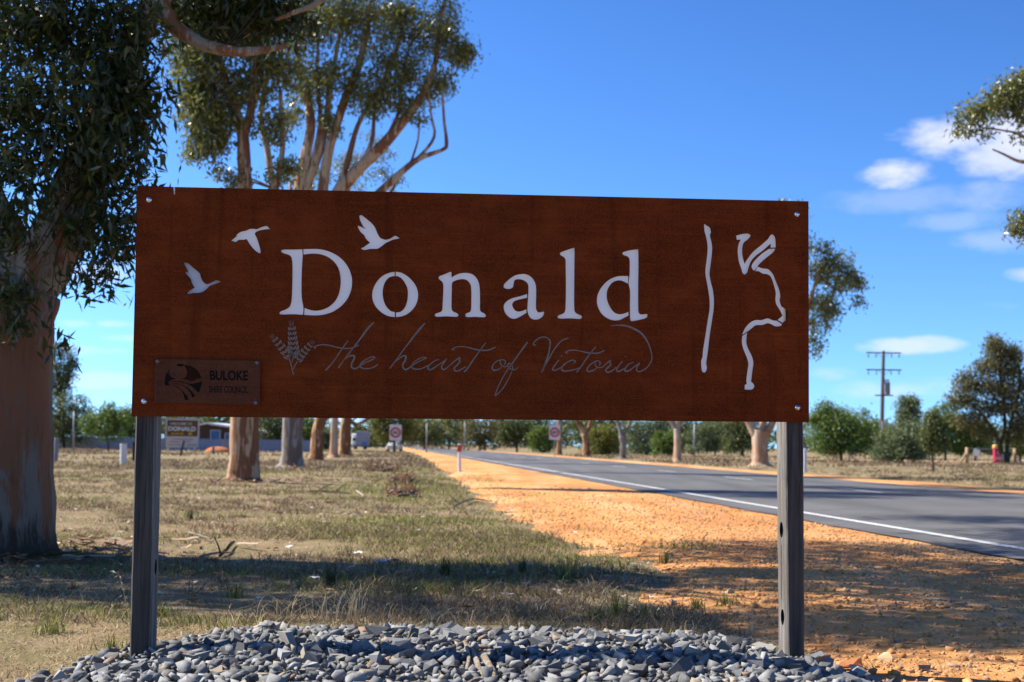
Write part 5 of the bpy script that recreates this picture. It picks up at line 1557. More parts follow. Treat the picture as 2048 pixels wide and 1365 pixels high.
bgtree(*T, 'olive tree left of the double stemmed gum in the far row', 1455, 240, 826, 890, 36, 'o', 325, 7, 1500, 4)
R_ = 'trees and bushes right of the sign'
bgtree(*Bu, 'large bright green bush just right of the right post', 1682, 118, 806, 910, 72, 'g', 331, group=R_, n=6500, trunk=6,
       shape=[(1672, 835, 34, 26), (1700, 850, 40, 32), (1650, 862, 34, 34), (1725, 872, 34, 34), (1690, 882, 44, 26), (1660, 898, 30, 14), (1715, 900, 36, 12), (1640, 890, 26, 20), (1735, 893, 22, 18), (1660, 822, 18, 14)])
bgtree(*T, 'slender grey green tree standing up behind the bushes', 1816, 160, 792, 878, 21, 's', 332, group=R_, n=2600, trunk=5,
       shape=[(1812, 812, 16, 20), (1820, 838, 17, 22), (1806, 842, 12, 20), (1822, 805, 10, 12), (1816, 866, 16, 18)])
bgtree(*Bu, 'low grass green bush behind the foot of the utility pole', 1776, 140, 862, 906, 22, 'y', 333, group=R_, n=1800)
bgtree(*Bu, 'spreading grey green bush in front of the utility pole', 1806, 108, 848, 920, 56, 's', 334, group=R_, n=5200, trunk=4,
       shape=[(1790, 898, 36, 20), (1760, 906, 20, 14), (1822, 872, 30, 24), (1838, 895, 30, 22), (1800, 880, 26, 18), (1850, 862, 22, 18), (1790, 910, 40, 11), (1835, 910, 30, 10)])
bgtree(*T, 'small dark young tree on a bare stem in the dry field', 1866, 68, 826, 906, 24, 'd', 335, group=R_, n=4200, trunk=5, leaf=.12,
       shape=[(1864, 848, 14, 20), (1872, 870, 20, 22), (1856, 876, 16, 20), (1868, 892, 18, 14), (1880, 882, 12, 14)])
bgtree(*T, 'leafy green tree behind the small dark young tree', 1890, 150, 812, 905, 48, 'g', 336, group=R_, n=3600, trunk=5)
bgtree(*Bu, 'green bush behind the post and wire panel', 1950, 150, 842, 908, 44, 'g', 337, group=R_, n=3000, trunk=5)
bgtree(*Bu, 'green bush at the right edge behind the white sign', 2040, 140, 850, 912, 34, 'g', 338, group=R_, n=2200, trunk=5)
bgtree(*T, 'grey barked thin tree far behind the green bushes at right', 1750, 260, 845, 890, 50, 's', 339, group=R_, n=1600, trunk=4)
# the large dark she-oak on the right, boughs built one by one
Ys = 112.0
bs_ = GX(1996, Ys)
so = empty('she_oak', bs_, 'large ragged brown olive tree with dark leaning trunks at the right edge', 'tree', R_)
for lp in ([(2003, 908, 10), (1998, 885, 9), (1985, 860, 8), (1968, 835, 6), (1950, 815, 4), (1920, 800, 2.5)],
           [(2000, 890, 8), (2010, 855, 7), (2006, 800, 6), (2000, 750, 5), (1994, 700, 3)],
           [(2014, 908, 9), (2016, 870, 8), (2028, 820, 6), (2040, 770, 5), (2036, 720, 3)],
           [(1990, 866, 6), (1972, 858, 5), (1945, 850, 3), (1925, 848, 2)], [(2005, 820, 5), (1978, 780, 4), (1958, 755, 2.5)], [(2016, 860, 6), (2050, 830, 5), (2080, 800, 3)]):
    q, r9 = pxl(Ys, lp)
    limb('trunk' if lp[0][1] == 908 else 'limb', q, r9, M_BARK4, so, 7, .08, 4)
cso = cl(Ys, [(1994, 690, 15, 16, 420), (2030, 708, 18, 16, 460), (2000, 718, 26, 16, 520), (1972, 738, 22, 16, 420), (2025, 742, 30, 18, 620), (1935, 752, 12, 12, 180), (1925, 775, 22, 14, 320), (1965, 775, 28, 18, 560), (2010, 780, 32, 20, 640), (2055, 770, 26, 22, 500),
              (1905, 800, 16, 8, 180), (1940, 805, 26, 16, 460), (1985, 815, 28, 18, 520), (2030, 815, 30, 20, 560), (1955, 838, 26, 16, 440), (1925, 845, 18, 14, 240), (2050, 845, 30, 22, 500), (2030, 870, 24, 22, 380), (1975, 870, 18, 18, 260), (2080, 800, 40, 60, 900), (1985, 655 + 40, 10, 20, 160)], .8)
crown(so, [(c, r9, int(n * 1.9)) for c, r9, n in cso], .34, .10, M_LEAF_B, 351, .2)
# far wood closing the horizon
fw = []
r = random.Random(5)
for k in range(150):
    px = -400 + k * 20 + r.uniform(-12, 12)
    Yt = r.uniform(380, 470)
    p = GX(px, Yt)
    h_ = r.uniform(6.0, 12.0)
    if 700 < px < 790:
        h_ *= .45
    fw.append(((p.x, p.y, h_ * .5), (r.uniform(4, 7), 3, h_ * .5), 330))
V, F = leaf_cloud(fw, 1.1, .55, 91, .2)
V[:, 2] = np.maximum(V[:, 2], .05)
f_ = mesh_np('far_woodland', V, F, M_LEAF_D)
tag(f_, 'far off dark woodland closing the horizon', kind='stuff')
# ------------------------------------------------------------------ roadside furniture
M_WHITE = plain('white_paint', (.62, .60, .57), .5, .35, 0, .08, 5)
M_RED = plain('red_reflector', (.40, .05, .045), .4, .4, 0, .1)
M_SIGNRED = plain('sign_red', (.42, .06, .06), .5, .3, 0, .12)
M_BLACK = plain('black_print', (.02, .02, .022), .6, .2)
M_GALV = plain('galvanised_pole', (.24, .25, .255), .5, .4, .3, .2, 3)
M_GREYPL = plain('grey_post', (.20, .20, .22), .7, .2, 0, .2, 5)
M_LGREY = plain('pale_grey_plastic', (.55, .56, .60), .6, .3, 0, .1, 5)
M_DKWOOD = plain('dark_stake', (.05, .04, .035), .9, .1, 0, .3, 10)
def facing(p):
    """right and up vectors of a board at p that faces the camera's side of the road"""
    d = Vector((CAM.x - p.x, CAM.y - p.y, 0)).normalized()
    return Vector((-d.y, d.x, 0)), d
def disc(mb, c, U, r0, r1, N_, w, seg=32):
    """ring or disc facing N_ with thickness w"""
    V = Vector((0, 0, 1))
    if r0 > 0:
        vv = []
        for rr_ in (r0, r1):
            vv += [c + U * (rr_ * math.cos(a)) + V * (rr_ * math.sin(a)) + N_ * w for a in [2 * math.pi * j / seg for j in range(seg)]]
        mb.add(vv, [(j, (j + 1) % seg, seg + (j + 1) % seg, seg + j) for j in range(seg)])
    else:
        mb.add([c + U * (r1 * math.cos(2 * math.pi * j / seg)) + V * (r1 * math.sin(2 * math.pi * j / seg)) + N_ * w for j in range(seg)], [tuple(range(seg))])
def board(mb, c, U, N_, wd, ht, th, rad=.0):
    """upright board with rounded corners, front face towards N_"""
    V = Vector((0, 0, 1))
    pts = []
    rad = max(rad, .002)
    for (sx, sy, a0) in ((1, 1, 0), (-1, 1, 90), (-1, -1, 180), (1, -1, 270)):
        for k in range(5):
            a = math.radians(a0 + 22.5 * k)
            pts.append(U * (sx * (wd / 2 - rad) + rad * math.cos(a)) + V * (sy * (ht / 2 - rad) + rad * math.sin(a)))
    n = len(pts)
    mb.add([c + p for p in pts] + [c + p - N_ * th for p in pts], [tuple(range(n)), tuple(range(2 * n - 1, n - 1, -1))] + [(j, n + j, n + (j + 1) % n, (j + 1) % n) for j in range(n)])
def text_on(name, s, c, U, N_, wd, ht, w, mat, parent, bold=0.02):
    Vt, F = text_mesh(s, bold)
    out = [c + U * ((a - .5) * wd) + Vector((0, 0, (b - .5) * ht)) + N_ * w for a, b in Vt]
    return mesh_np(name, out, F, mat, parent)
def speed_sign(px, ytop, ybot, wpx, Y, label, plate_below):
    b = GX(px, Y)
    t = empty('speed_sign', b, label, 'road sign', 'speed limit signs')
    k = ppm(Y)
    c = P(px, (ytop + ybot) / 2, Y)
    U, N_ = facing(c)
    W_, H_ = wpx / k, (ybot - ytop) / k
    MB().tube([b - Vector((0, 0, .2)) - N_ * .045, Vector((b.x, b.y, c.z + H_ * .42)) - N_ * .045], .035, 10).build('post', M_GALV, t, smooth=True)
    bd = MB(); board(bd, c, U, N_, W_, H_, .006, .05)
    bo = bd.build('sign_plate', M_WHITE, t)
    rg = MB(); disc(rg, c, U, W_ * .27, W_ * .455, N_, .003); rg.build('red_ring', M_SIGNRED, bo)
    text_on('number', '80', c, U, N_, W_ * .40, W_ * .30, .003, M_BLACK, bo, .03)
    if plate_below:
        m2 = MB(); board(m2, c + U * (W_ * .2) - Vector((0, 0, H_ * .5 + .10)), U, N_, W_ * .38, .17, .005, .02)
        m2.build('lower_plate', M_LGREY, t)
speed_sign(791, 850, 881, 24, 120, 'white speed sign with red ring on the near side, before the yellow green tree', True)
speed_sign(1109.5, 850, 880, 22, 130, 'white speed sign with red ring beyond the road, before a slim orange trunk', False)

def guide_post(px, ytop, ybot, wpx, label, cap_mat, cat='guide post', name='guide_post', mat=None, lean=0.0, taper=.9, group='posts along the roadside', refl=True):
    b = G(px, ybot, 0.0)
    Y = b.y
    k = ppm(Y)
    t = empty(name, b, label, cat, group)
    top = P(px + lean, ytop, Y)
    h = top.z
    w_ = wpx / k
    U, N_ = facing(b)
    mb = MB()
    sec = []
    n = 10
    for i, (z, s) in enumerate(((-.1, 1.0), (h * .5, .5 + taper / 2), (h - w_ * .2, taper), (h, taper * .72))):
        o = (top - b) * (z / h); o.z = 0
        for j in range(n):
            a = 2 * math.pi * j / n
            sec.append(b + o + U * (math.cos(a) * w_ / 2 * s) + N_ * (math.sin(a) * w_ * .38 * s) + Vector((0, 0, z)))
    F = []
    for i in range(3):
        F += [(i * n + j, i * n + (j + 1) % n, (i + 1) * n + (j + 1) % n, (i + 1) * n + j) for j in range(n)]
    F.append(tuple(range(3 * n, 4 * n)))
    mb.add(sec, F).build('shaft', mat or M_WHITE, t, smooth=False)
    if refl:
        o = (top - b) * .84; c = b + o
        rb = MB()
        if cap_mat is M_RED:
            rb2 = MB()
            board(rb, c + N_ * (w_ * .44), U, N_, w_ * 1.16, h * .24, w_ * .9, .008)
        else:
            board(rb, c + N_ * (w_ * .41), U, N_, w_ * .5, h * .10, .01, .008)
        rb.build('reflector', cap_mat, t)
    else:
        rb = MB()
        o = (top - b); 
        rb.tube([b + o * .93, b + o * 1.005], w_ * taper * .56, 10).build('cap', cap_mat, t)
    return t
guide_post(919, 888, 945, 7.5, 'white road edge marker post with a red reflector beside the orange shoulder', M_RED)
guide_post(247, 888, 932, 14, 'stubby white marker post in the grass left of the left sign post', M_WHITE, 'marker post', 'marker_post', refl=False)
guide_post(111, 876, 925, 9, 'leaning grey marker post right of the big left trunk', M_GREYPL, 'marker post', 'marker_post', M_GREYPL, 3, 1.0, refl=False)
guide_post(1609.5, 898, 946, 8, 'pale grey marker post half hidden by the right sign post', M_LGREY, 'marker post', 'marker_post', M_LGREY, refl=False)
guide_post(555, 886, 903, 5, 'small white marker post just left of the grey barked trunk', M_WHITE, 'marker post', 'marker_post', refl=False)
guide_post(427, 893, 908, 5, 'small grey marker post with white foot left of the orange trunk', M_WHITE, 'marker post', 'marker_post', M_GREYPL, refl=False)
guide_post(268, 884, 922, 8, 'dark timber marker post touching the left edge of the left sign post', M_DKWOOD, 'marker post', 'marker_post', M_DKWOOD, refl=False)
guide_post(361, 882, 912, 4.5, 'dark leaning stake in front of the brown and white town board', M_DKWOOD, 'stake', 'wooden_stake', M_DKWOOD, 7, .9, refl=False)

# thin steel poles
for px, ytop, Y, d, lab in ((147, 822, 112, 4, 'thin grey steel pole before the blue fence'), (853, 846, 170, 3, 'thin pale pole right of the near speed sign'),
                            (929, 842, 210, 2.5, 'thin pale pole above the red tipped marker post'), (1388, 846, 150, 4, 'thin grey pole right of the straight grey trunk'), (958, 850, 230, 2.4, 'thin pole among the far olive trees')):
    b = GX(px, Y)
    t = empty('steel_pole', b, lab, 'pole', 'thin poles in the distance')
    top = P(px + 1, ytop, Y)
    MB().tube([b - Vector((0, 0, .2)), top], [d / ppm(Y) / 2, d / ppm(Y) / 2 * .7], 8).build('shaft', M_GALV, t, smooth=True)
    MB().tube([b - Vector((0, 0, .1)), b + Vector((0, 0, .12))], d / ppm(Y) * .9, 8).build('foot', M_GREYPL, t)
    MB().tube([top - Vector((0, 0, .03)), top + Vector((0, 0, .05))], d / ppm(Y) * .5, 8).build('cap', M_GREYPL, t)

# utility pole
Yu = 150.0
ub = GX(1762, Yu)
up = empty('utility_pole', ub, 'tall wooden utility pole with two crossarms and a transformer on the right', 'utility pole')
ku = ppm(Yu)
M_POLE = mat_timber('pole_wood', (.06, .052, .045), (.12, .105, .09), (.18, .16, .14))
ut = P(1767, 702, Yu)
p_, r_ = smooth_path([ub - Vector((0, 0, .3)), ub.lerp(ut, .5), ut], [.24, .20, .15], 6)
V, F = tube_geo(p_, r_, 12, .02)
MB().add(V, F + [tuple(range((len(p_) - 1) * 12, len(p_) * 12))]).build('pole_shaft', M_POLE, up, smooth=True)
M_INS = plain('brown_porcelain', (.10, .07, .06), .3, .5)
M_TANK = plain('grey_tank', (.17, .18, .19), .5, .4, .3)
for (y_, x0, x1, ins, hang) in ((706, 1731, 1801, (1736, 1751, 1782, 1797), True), (740, 1732, 1802, (1736, 1752, 1781, 1797), True), (791, 1749, 1785, (), False)):
    a, b = P(x0, y_, Yu), P(x1, y_ + 1, Yu)
    m_ = (a + b) / 2
    ar = MB().box((m_.x, m_.y - .2, m_.z - .06), (b - a).length, .11, .13, bev=.01).build('crossarm', M_POLE, up)
    for xi in ins:
        c = P(xi, y_, Yu) + Vector((0, -.2, -.06))
        d = MB()
        d.tube([c, c - Vector((0, 0, .10))], .02, 6)
        for q in range(3):
            z0 = .12 + .12 * q
            d.tube([c - Vector((0, 0, z0)), c - Vector((0, 0, z0 + .03)), c - Vector((0, 0, z0 + .09))], [.03, .10, .05], 8)
        d.build('insulator', M_INS, ar)
    if ins:
        MB().tube([m_ + Vector((-.7, -.14, 0)), m_ + Vector((0, -.14, -.55))], .02, 6).build('brace', M_GALV, ar)
        MB().tube([m_ + Vector((.7, -.14, 0)), m_ + Vector((0, -.14, -.55))], .02, 6).build('brace', M_GALV, ar)
tc = P(1772.5, 778, Yu) + Vector((0, -.35, 0))
tk = MB()
tk.tube([tc - Vector((0, 0, .62)), tc - Vector((0, 0, .58)), tc + Vector((0, 0, .55)), tc + Vector((0, 0, .62)), tc + Vector((0, 0, .68))], [.26, .31, .31, .34, .20], 14)
tko = tk.build('transformer_tank', M_TANK, up)
for s in (-.16, 0, .16):
    q = tc + Vector((s, 0, .66))
    MB().tube([q, q + Vector((0, 0, .12)), q + Vector((0, 0, .14)), q + Vector((0, 0, .34))], [.03, .05, .07, .03], 8).build('bushing', M_INS, tko)
pl_ = P(1764, 858, Yu) + Vector((0, -.22, 0))
MB().box((pl_.x, pl_.y, pl_.z - .5), .22, .02, 1.3).build('metal_band', M_LGREY, up)

# welcome board in the distance on the left
Yb = 112.0
kb = ppm(Yb)
bc = GX(365, Yb)
wb = empty('town_board', bc, 'distant brown and white town board on thin legs right of the left post', 'sign')
M_BROWN = plain('brown_sign_paint', (.13, .065, .025), .6, .25, 0, .12, 3)
M_YEL = plain('yellow_print', (.50, .28, .04), .6, .25)
M_CREAM = plain('aged_white_board', (.52, .47, .42), .7, .2, 0, .12, 3)
M_OLDWHITE = plain('aged_white_print', (.60, .57, .52), .7, .2)
c1_ = P(365, 857, Yb); U, N_ = facing(c1_)
f = MB(); board(f, c1_, U, N_, 66 / kb, 39 / kb, .05, .02); f.build('frame', M_CREAM, wb)
f = MB(); board(f, c1_ + N_ * .006, U, N_, 60 / kb, 32 / kb, .03, .01); bp = f.build('brown_panel', M_BROWN, wb)
def on_b(px, py):
    """point of the board's plane seen at (px, py)"""
    d = pdir(px, py)
    return CAM + d * ((c1_ - CAM).dot(N_) / d.dot(N_))
text_on('lettering', 'WELCOME TO', on_b(362, 848), U, N_, 42 / kb, 4.5 / kb, .012, M_OLDWHITE, bp, .02)
text_on('lettering', 'DONALD', on_b(364, 858), U, N_, 54 / kb, 9 / kb, .012, M_OLDWHITE, bp, .05)
yb = MB()
for k, (x0, x1, y_, hh) in enumerate(((342, 350, 868, 3), (351.5, 358, 868, 3), (359.5, 367, 868, 3), (377, 384, 868, 6))):
    board(yb, on_b((x0 + x1) / 2, y_) + N_ * .012, U, N_, (x1 - x0) / kb, hh / kb, .006, .02)
yb.build('yellow_marks', M_YEL, bp)
c2_ = on_b(364, 886)
f = MB(); board(f, c2_, U, N_, 63 / kb, 19 / kb, .04, .02); lp_ = f.build('lower_panel', M_CREAM, wb)
f = MB()
for x0, x1, y_ in ((336, 351, 890), (354, 364, 890), (375, 392, 890), (345, 385, 879), (340, 360, 884), (366, 380, 884)):
    board(f, on_b((x0 + x1) / 2, y_) + N_ * .008, U, N_, (x1 - x0) / kb, 2 / kb, .004, .01)
f.build('faded_marks', plain('faded_red_print', (.38, .22, .18), .7, .2), lp_)
for px in (337, 391):
    q = on_b(px, 870); q = Vector((q.x, q.y, 0)) - N_ * .12
    MB().tube([q - Vector((0, 0, .2)), Vector((q.x, q.y, c1_.z + .4))], .05, 8).build('leg', M_LGREY, wb, smooth=True)

# fence and house on the left
Yf = 142.0
kf = ppm(Yf)
M_FENCE = [plain('blue_grey_fence', (.16, .20, .28), .6, .3, 0, .12, .6), plain('grey_fence', (.22, .22, .25), .6, .3, 0, .12, .6)]
fl_ = GX(330, Yf)
fe = empty('panel_fence', fl_, 'long blue grey sheet metal fence behind the dry paddock on the left', 'fence')
FP = []
def ribbed(w_, h_):
    V, F = [], []
    n = 24
    for i in range(n + 1):
        x = w_ * i / n
        y = .03 if (i % 4) in (1, 2) else 0
        V += [(x, y, 0), (x, y, h_)]
    F = [(2 * i, 2 * i + 2, 2 * i + 3, 2 * i + 1) for i in range(n)]
    return V, F
x0f, x1f = GX(95, Yf).x, GX(655, Yf).x
hf = .0
pw = 2.42
npan = int((x1f - x0f) / pw)
for k in range(npan):
    V, F = ribbed(pw - .06, 1.12)
    xx = x0f + k * pw
    mesh_np('fence_panel', [(xx + a, Yf + b, .02 + z) for a, b, z in V], F, M_FENCE[0] if (k * 7 % 10) < 7 else M_FENCE[1], fe)
    MB().box((xx - .03, Yf + .03, 0), .06, .06, 1.2).build('fence_post', M_GREYPL, fe)
    MB().box((xx + pw / 2 - .03, Yf + .05, 1.12), pw - .07, .04, .05).build('top_rail', M_GREYPL, fe)
# brick house with a white roof
Yh = 160.0
kh = ppm(Yh)
hb = GX(465, Yh)
ho = empty('brick_house', hb, 'low dark brick house with a white metal roof and blue window behind the fence', 'house')
xw0, xw1 = GX(388, Yh).x, GX(552, Yh).x
M_BRICK = None
Mb = Mat('dark_brick')
bt = Mb.n('ShaderNodeTexBrick'); bt.inputs['Scale'].default_value = 4.0
bt.inputs['Color1'].default_value = (.075, .035, .028, 1); bt.inputs['Color2'].default_value = (.055, .028, .024, 1); bt.inputs['Mortar'].default_value = (.12, .10, .09, 1)
mp_ = Mb.n('ShaderNodeMapping'); mp_.inputs['Rotation'].default_value = (math.pi / 2, 0, 0); Mb.l(Mb.tc.outputs['Object'], mp_.inputs[0]); Mb.l(mp_.outputs[0], bt.inputs['Vector'])
M_BRICK = Mb.base(bt.outputs['Color'], .9, .1)
zt = lambda y_: P(470, y_, Yh).z
eave, ridge = zt(862), zt(846)
wl_ = MB()
xm = GX(418, Yh).x
wl_.add([(xw0, Yh, 0), (xw1, Yh, 0), (xw1, Yh, eave - .15), (xm, Yh, ridge - .12), (xw0, Yh, ridge - .45), (xw0, Yh + 9, 0), (xw1, Yh + 9, 0), (xw1, Yh + 9, eave - .15), (xm, Yh + 9, ridge - .12), (xw0, Yh + 9, ridge - .45)],
        [(0, 1, 2, 3, 4), (9, 8, 7, 6, 5), (1, 6, 7, 2), (5, 0, 4, 9)])
wl_.build('wall', M_BRICK, ho)
M_ROOFW = plain('white_roof_sheet', (.70, .70, .68), .5, .35, 0, .06, .5)
rf = MB()
def slab(mb, a, b, y0, y1, th):
    mb.add([(a[0], y0, a[1]), (b[0], y0, b[1]), (b[0], y1, b[1]), (a[0], y1, a[1]), (a[0], y0, a[1] - th), (b[0], y0, b[1] - th), (b[0], y1, b[1] - th), (a[0], y1, a[1] - th)],
           [(0, 1, 2, 3), (7, 6, 5, 4), (0, 4, 5, 1), (1, 5, 6, 2), (2, 6, 7, 3), (3, 7, 4, 0)])
slab(rf, (xm, ridge), (xw1 + .6, eave - .25), Yh - .7, Yh + 9.5, .22)
slab(rf, (xw0 - .4, ridge - .38), (xm - .004, ridge), Yh - .7, Yh + 9.5, .14)
rf.build('roof', M_ROOFW, ho)
M_BLUEW = plain('blue_window', (.035, .10, .26), .25, .5, 0, .15, 2)
for x0, x1, ya, yb_ in ((421, 439, 862, 880), (450, 466, 868, 884), (500, 520, 868, 882)):
    a, b = GX(x0, Yh).x, GX(x1, Yh).x
    za, zb = zt(ya), max(zt(yb_), .4)
    fr = MB()
    for (q0, q1, z0, z1) in ((a - .06, a, zb - .06, za + .06), (b, b + .06, zb - .06, za + .06), (a, b, za, za + .06), (a, b, zb - .06, zb)):
        fr.box(((q0 + q1) / 2, Yh - .03, z0), q1 - q0, .08, z1 - z0)
    fo = fr.build('window', M_LGREY, ho)
    MB().box(((a + b) / 2, Yh - .012, zb), b - a, .02, za - zb).build('pane', M_BLUEW, fo)
# orange heap by the house
heap = MB(); hp = GX(436, 128)
dome(heap, Vector((hp.x, hp.y, -.05)), 1.2, .55, Vector((0, 0, 1)), 16, 5)
ho_ = heap.build('soil_heap', plain('red_earth', (.40, .15, .07), .95, .05, 0, .25, 2), None, loc=hp, smooth=False)
tag(ho_, 'low heap of red earth beside the orange trunk, in front of the fence', 'soil heap')

# vehicles far down the road
M_GLASS = plain('dark_glass', (.02, .025, .03), .1, .6)
M_TYRE = plain('tyre_rubber', (.02, .02, .02), .9, .1)
def wheel(name, c, r_, w_, parent):
    V = []
    n = 16
    mb = MB().tube([c - Vector((w_ / 2, 0, 0)), c - Vector((w_ / 2 - .03, 0, 0)), c + Vector((w_ / 2 - .03, 0, 0)), c + Vector((w_ / 2, 0, 0))], [r_ * .88, r_, r_, r_ * .88], n)
    wo_ = mb.build('wheel', M_TYRE, parent)
    MB().tube([c - Vector((w_ / 2 + .006, 0, 0)), c + Vector((w_ / 2 + .006, 0, 0))], r_ * .5, 10).build('rim', M_GALV, wo_)
def car(px, Y, label, mat, cat='car', wd=1.8, ht=1.45, ln=4.4):
    b = GX(px, Y)
    t = empty('parked_car' if 'parked' in label else 'distant_car', b, label, cat, 'cars far down the road')
    x, y = b.x, b.y
    def prof(mb, rings):
        V, F = [], []
        for (yy, hw, z0, z1, tw) in rings:
            V += [(x - hw, yy, z0), (x + hw, yy, z0), (x + tw, yy, z1), (x - tw, yy, z1)]
        n = len(rings)
        for i in range(n - 1):
            F += [(4 * i + j, 4 * i + (j + 1) % 4, 4 * i + 4 + (j + 1) % 4, 4 * i + 4 + j) for j in range(4)]
        F += [(3, 2, 1, 0), (4 * n - 4, 4 * n - 3, 4 * n - 2, 4 * n - 1)]
        mb.add(V, F)
    m_ = MB(); hw = wd / 2
    prof(m_, [(y, hw * .9, .32, .72, hw * .84), (y + .15, hw, .25, .80, hw * .9), (y + ln - .2, hw, .25, .86, hw * .9), (y + ln, hw * .92, .35, .80, hw * .86)])
    m_.build('body', mat, t)
    m_ = MB(); prof(m_, [(y + 1.0, hw * .86, .80, .84, hw * .84), (y + 1.7, hw * .86, .80, ht, hw * .68), (y + 3.3, hw * .86, .84, ht, hw * .68), (y + 4.0, hw * .86, .84, .88, hw * .84)])
    cb = m_.build('cabin', mat, t)
    m_ = MB(); m_.add([(x - hw * .78, y + 1.08, .90), (x + hw * .78, y + 1.08, .90), (x + hw * .66, y + 1.62, ht - .05), (x - hw * .66, y + 1.62, ht - .05)], [(0, 1, 2, 3)])
    m_.build('windscreen', M_GLASS, cb)
    for s in (-1, 1):
        m_ = MB(); m_.add([(x + s * hw * .865, y + 1.7, .92), (x + s * hw * .865, y + 3.3, .92), (x + s * hw * .70, y + 3.2, ht - .08), (x + s * hw * .70, y + 1.75, ht - .08)], [(0, 1, 2, 3)])
        m_.build('side_window', M_GLASS, cb)
        for yy in (y + .8, y + ln - .8):
            wheel('wheel', Vector((x + s * (hw - .1), yy, .32)), .32, .2, t)
        MB().box((x + s * hw * .6, y - .01, .58), .3, .04, .14).build('headlight', M_LGREY, t)
    return t
car(786, 178, 'white car parked behind the yellow green tree by the near speed sign', M_WHITE)
car(757, 330, 'small white car far along the road right of the truck', M_WHITE)
car(742, 360, 'small dark car far along the road right of the truck', plain('dark_blue_paint', (.03, .035, .07), .35, .5))
# truck
Yt = 215.0
tb = GX(719, Yt)
tk_ = empty('small_truck', tb, 'small truck with white cab and tall grey box far down the road', 'truck')
x, y = tb.x, tb.y
M_BOX = plain('grey_box_body', (.26, .27, .32), .6, .3, 0, .12, 1)
M_CAB = plain('cream_cab', (.72, .72, .66), .4, .4, 0, .05)
MB().box((x + .35, y + 1.3, .55), 1.75, 4.0, 2.15, bev=.03).build('cargo_box', M_BOX, tk_)
cb = MB().box((x - .45, y + .2, .55), 1.35, 1.6, 1.35, bev=.12).build('cab', M_CAB, tk_)
MB().add([(x - 1.0, y - .61, 1.25), (x + .1, y - .61, 1.25), (x + .05, y - .61, 1.75), (x - .95, y - .61, 1.75)], [(0, 1, 2, 3)]).build('windscreen', M_GLASS, cb)
MB().box((x - .45, y + .1, 1.9), 1.4, 1.2, .42, bev=.15).build('roof_fairing', M_CAB, cb)
MB().box((x + .75, y - .72, .5), .75, .05, .6).build('blue_panel', plain('blue_box_panel', (.08, .15, .36), .5, .3), tk_)
MB().box((x - .1, y - .65, .40), 2.1, .1, .22).build('bumper', M_GREYPL, tk_)
for s in (-1, 1):
    MB().box((x - .45 + s * .5, y - .63, .72), .25, .04, .16).build('headlight', M_LGREY, cb)
    for yy in (y + .3, y + 2.9):
        wheel('wheel', Vector((x - .05 + s * .72, yy, .36)), .36, .22, tk_)

# right hand field: strainer panel, white sign, red cabinet, dark bin
Yr = 122.0
kr = ppm(Yr)
M_POSTY = plain('tan_timber', (.42, .29, .17), .85, .15, 0, .2, 3)
ga = GX(1980, Yr)
fa = empty('post_and_wire_panel', ga, 'short run of wire fence between two braced tan timber posts', 'fence')
zp = P(1980, 897, Yr).z
gz_ = [GX(1934, Yr), GX(2029, Yr)]
for q, s in ((gz_[0], -1), (gz_[1], 1)):
    MB().tube([q - Vector((0, 0, .3)), q + Vector((0, 0, zp + .05))], [.15, .14], 10).build('strainer_post', M_POSTY, fa, smooth=True)
    a = q + Vector((s * .1, -.05, zp * .62)); b = q + Vector((s * .62, -.05, .03))
    MB().tube([a, b], .085, 8).build('brace', M_POSTY, fa, smooth=True)
for z_ in (zp * .98, zp * .9, zp * .72, zp * .54, zp * .36, zp * .18):
    MB().tube([gz_[0] + Vector((.14, 0, z_)), (gz_[0] + gz_[1]) / 2 + Vector((0, 0, z_ - .02)), gz_[1] + Vector((-.14, 0, z_))], .022 if z_ > zp * .88 else .008, 6).build('wire', M_GALV, fa)
q0 = GX(1953, Yr - .4); c = P(1953, 904, Yr - .4)
ws = empty('round_white_sign', q0, 'round white sign with a green upper corner hung before the wire fence', 'sign')
U, N_ = facing(c)
m_ = MB(); board(m_, c - Vector((0, 0, .04)), U, N_, 13 / kr, 16 / kr, .02, 6 / kr); m_.build('white_face', M_WHITE, ws)
m_ = MB(); board(m_, c + U * .16 + Vector((0, 0, .26)), U, N_, 6 / kr, 4.5 / kr, .03, .06); m_.build('green_corner', plain('green_sign_patch', (.06, .32, .22), .5, .3), ws)
MB().tube([q0 - Vector((0, 0, .1)) - N_ * .05, q0 + Vector((0, 0, c.z + .2)) - N_ * .05], .025, 8).build('stake', M_GREYPL, ws)
q1 = GX(1995, Yr - 1.0)
rc = empty('red_cabinet', q1, 'tall red roadside cabinet with a yellow top at the wire fence', 'cabinet')
zc = P(1995, 890, Yr - 1).z
wc = 15 / kr
M_REDC = plain('crimson_panel', (.40, .02, .05), .5, .35, 0, .12, 2)
MB().box((q1.x, q1.y, 0), wc, wc * .8, zc - .32, bev=.03).build('cabinet_body', M_REDC, rc)
MB().box((q1.x, q1.y, zc - .318), wc * 1.1, wc * .9, .32, bev=.05).build('yellow_top', plain('warm_yellow', (.68, .40, .10), .5, .3), rc)
pk = plain('pink_print', (.62, .30, .40), .6, .2)
MB().box((q1.x, q1.y - wc * .405, zc * .20), wc * .82, .01, .26).build('pale_label', pk, rc)
m_ = MB(); disc(m_, Vector((q1.x, q1.y - wc * .405, zc * .58)), Vector((1, 0, 0)), .07, .15, Vector((0, -1, 0)), .006, 20); m_.build('round_mark', pk, rc)
MB().box((q1.x, q1.y - wc * .405, zc * .41), wc * .86, .01, .08).build('orange_band', plain('orange_band_paint', (.60, .16, .05), .6, .2), rc)
q2 = GX(2012, Yr - .3)
db = empty('dark_bin', q2, 'dark green wheelie bin right of the red cabinet', 'bin')
bn = MB(); V = []
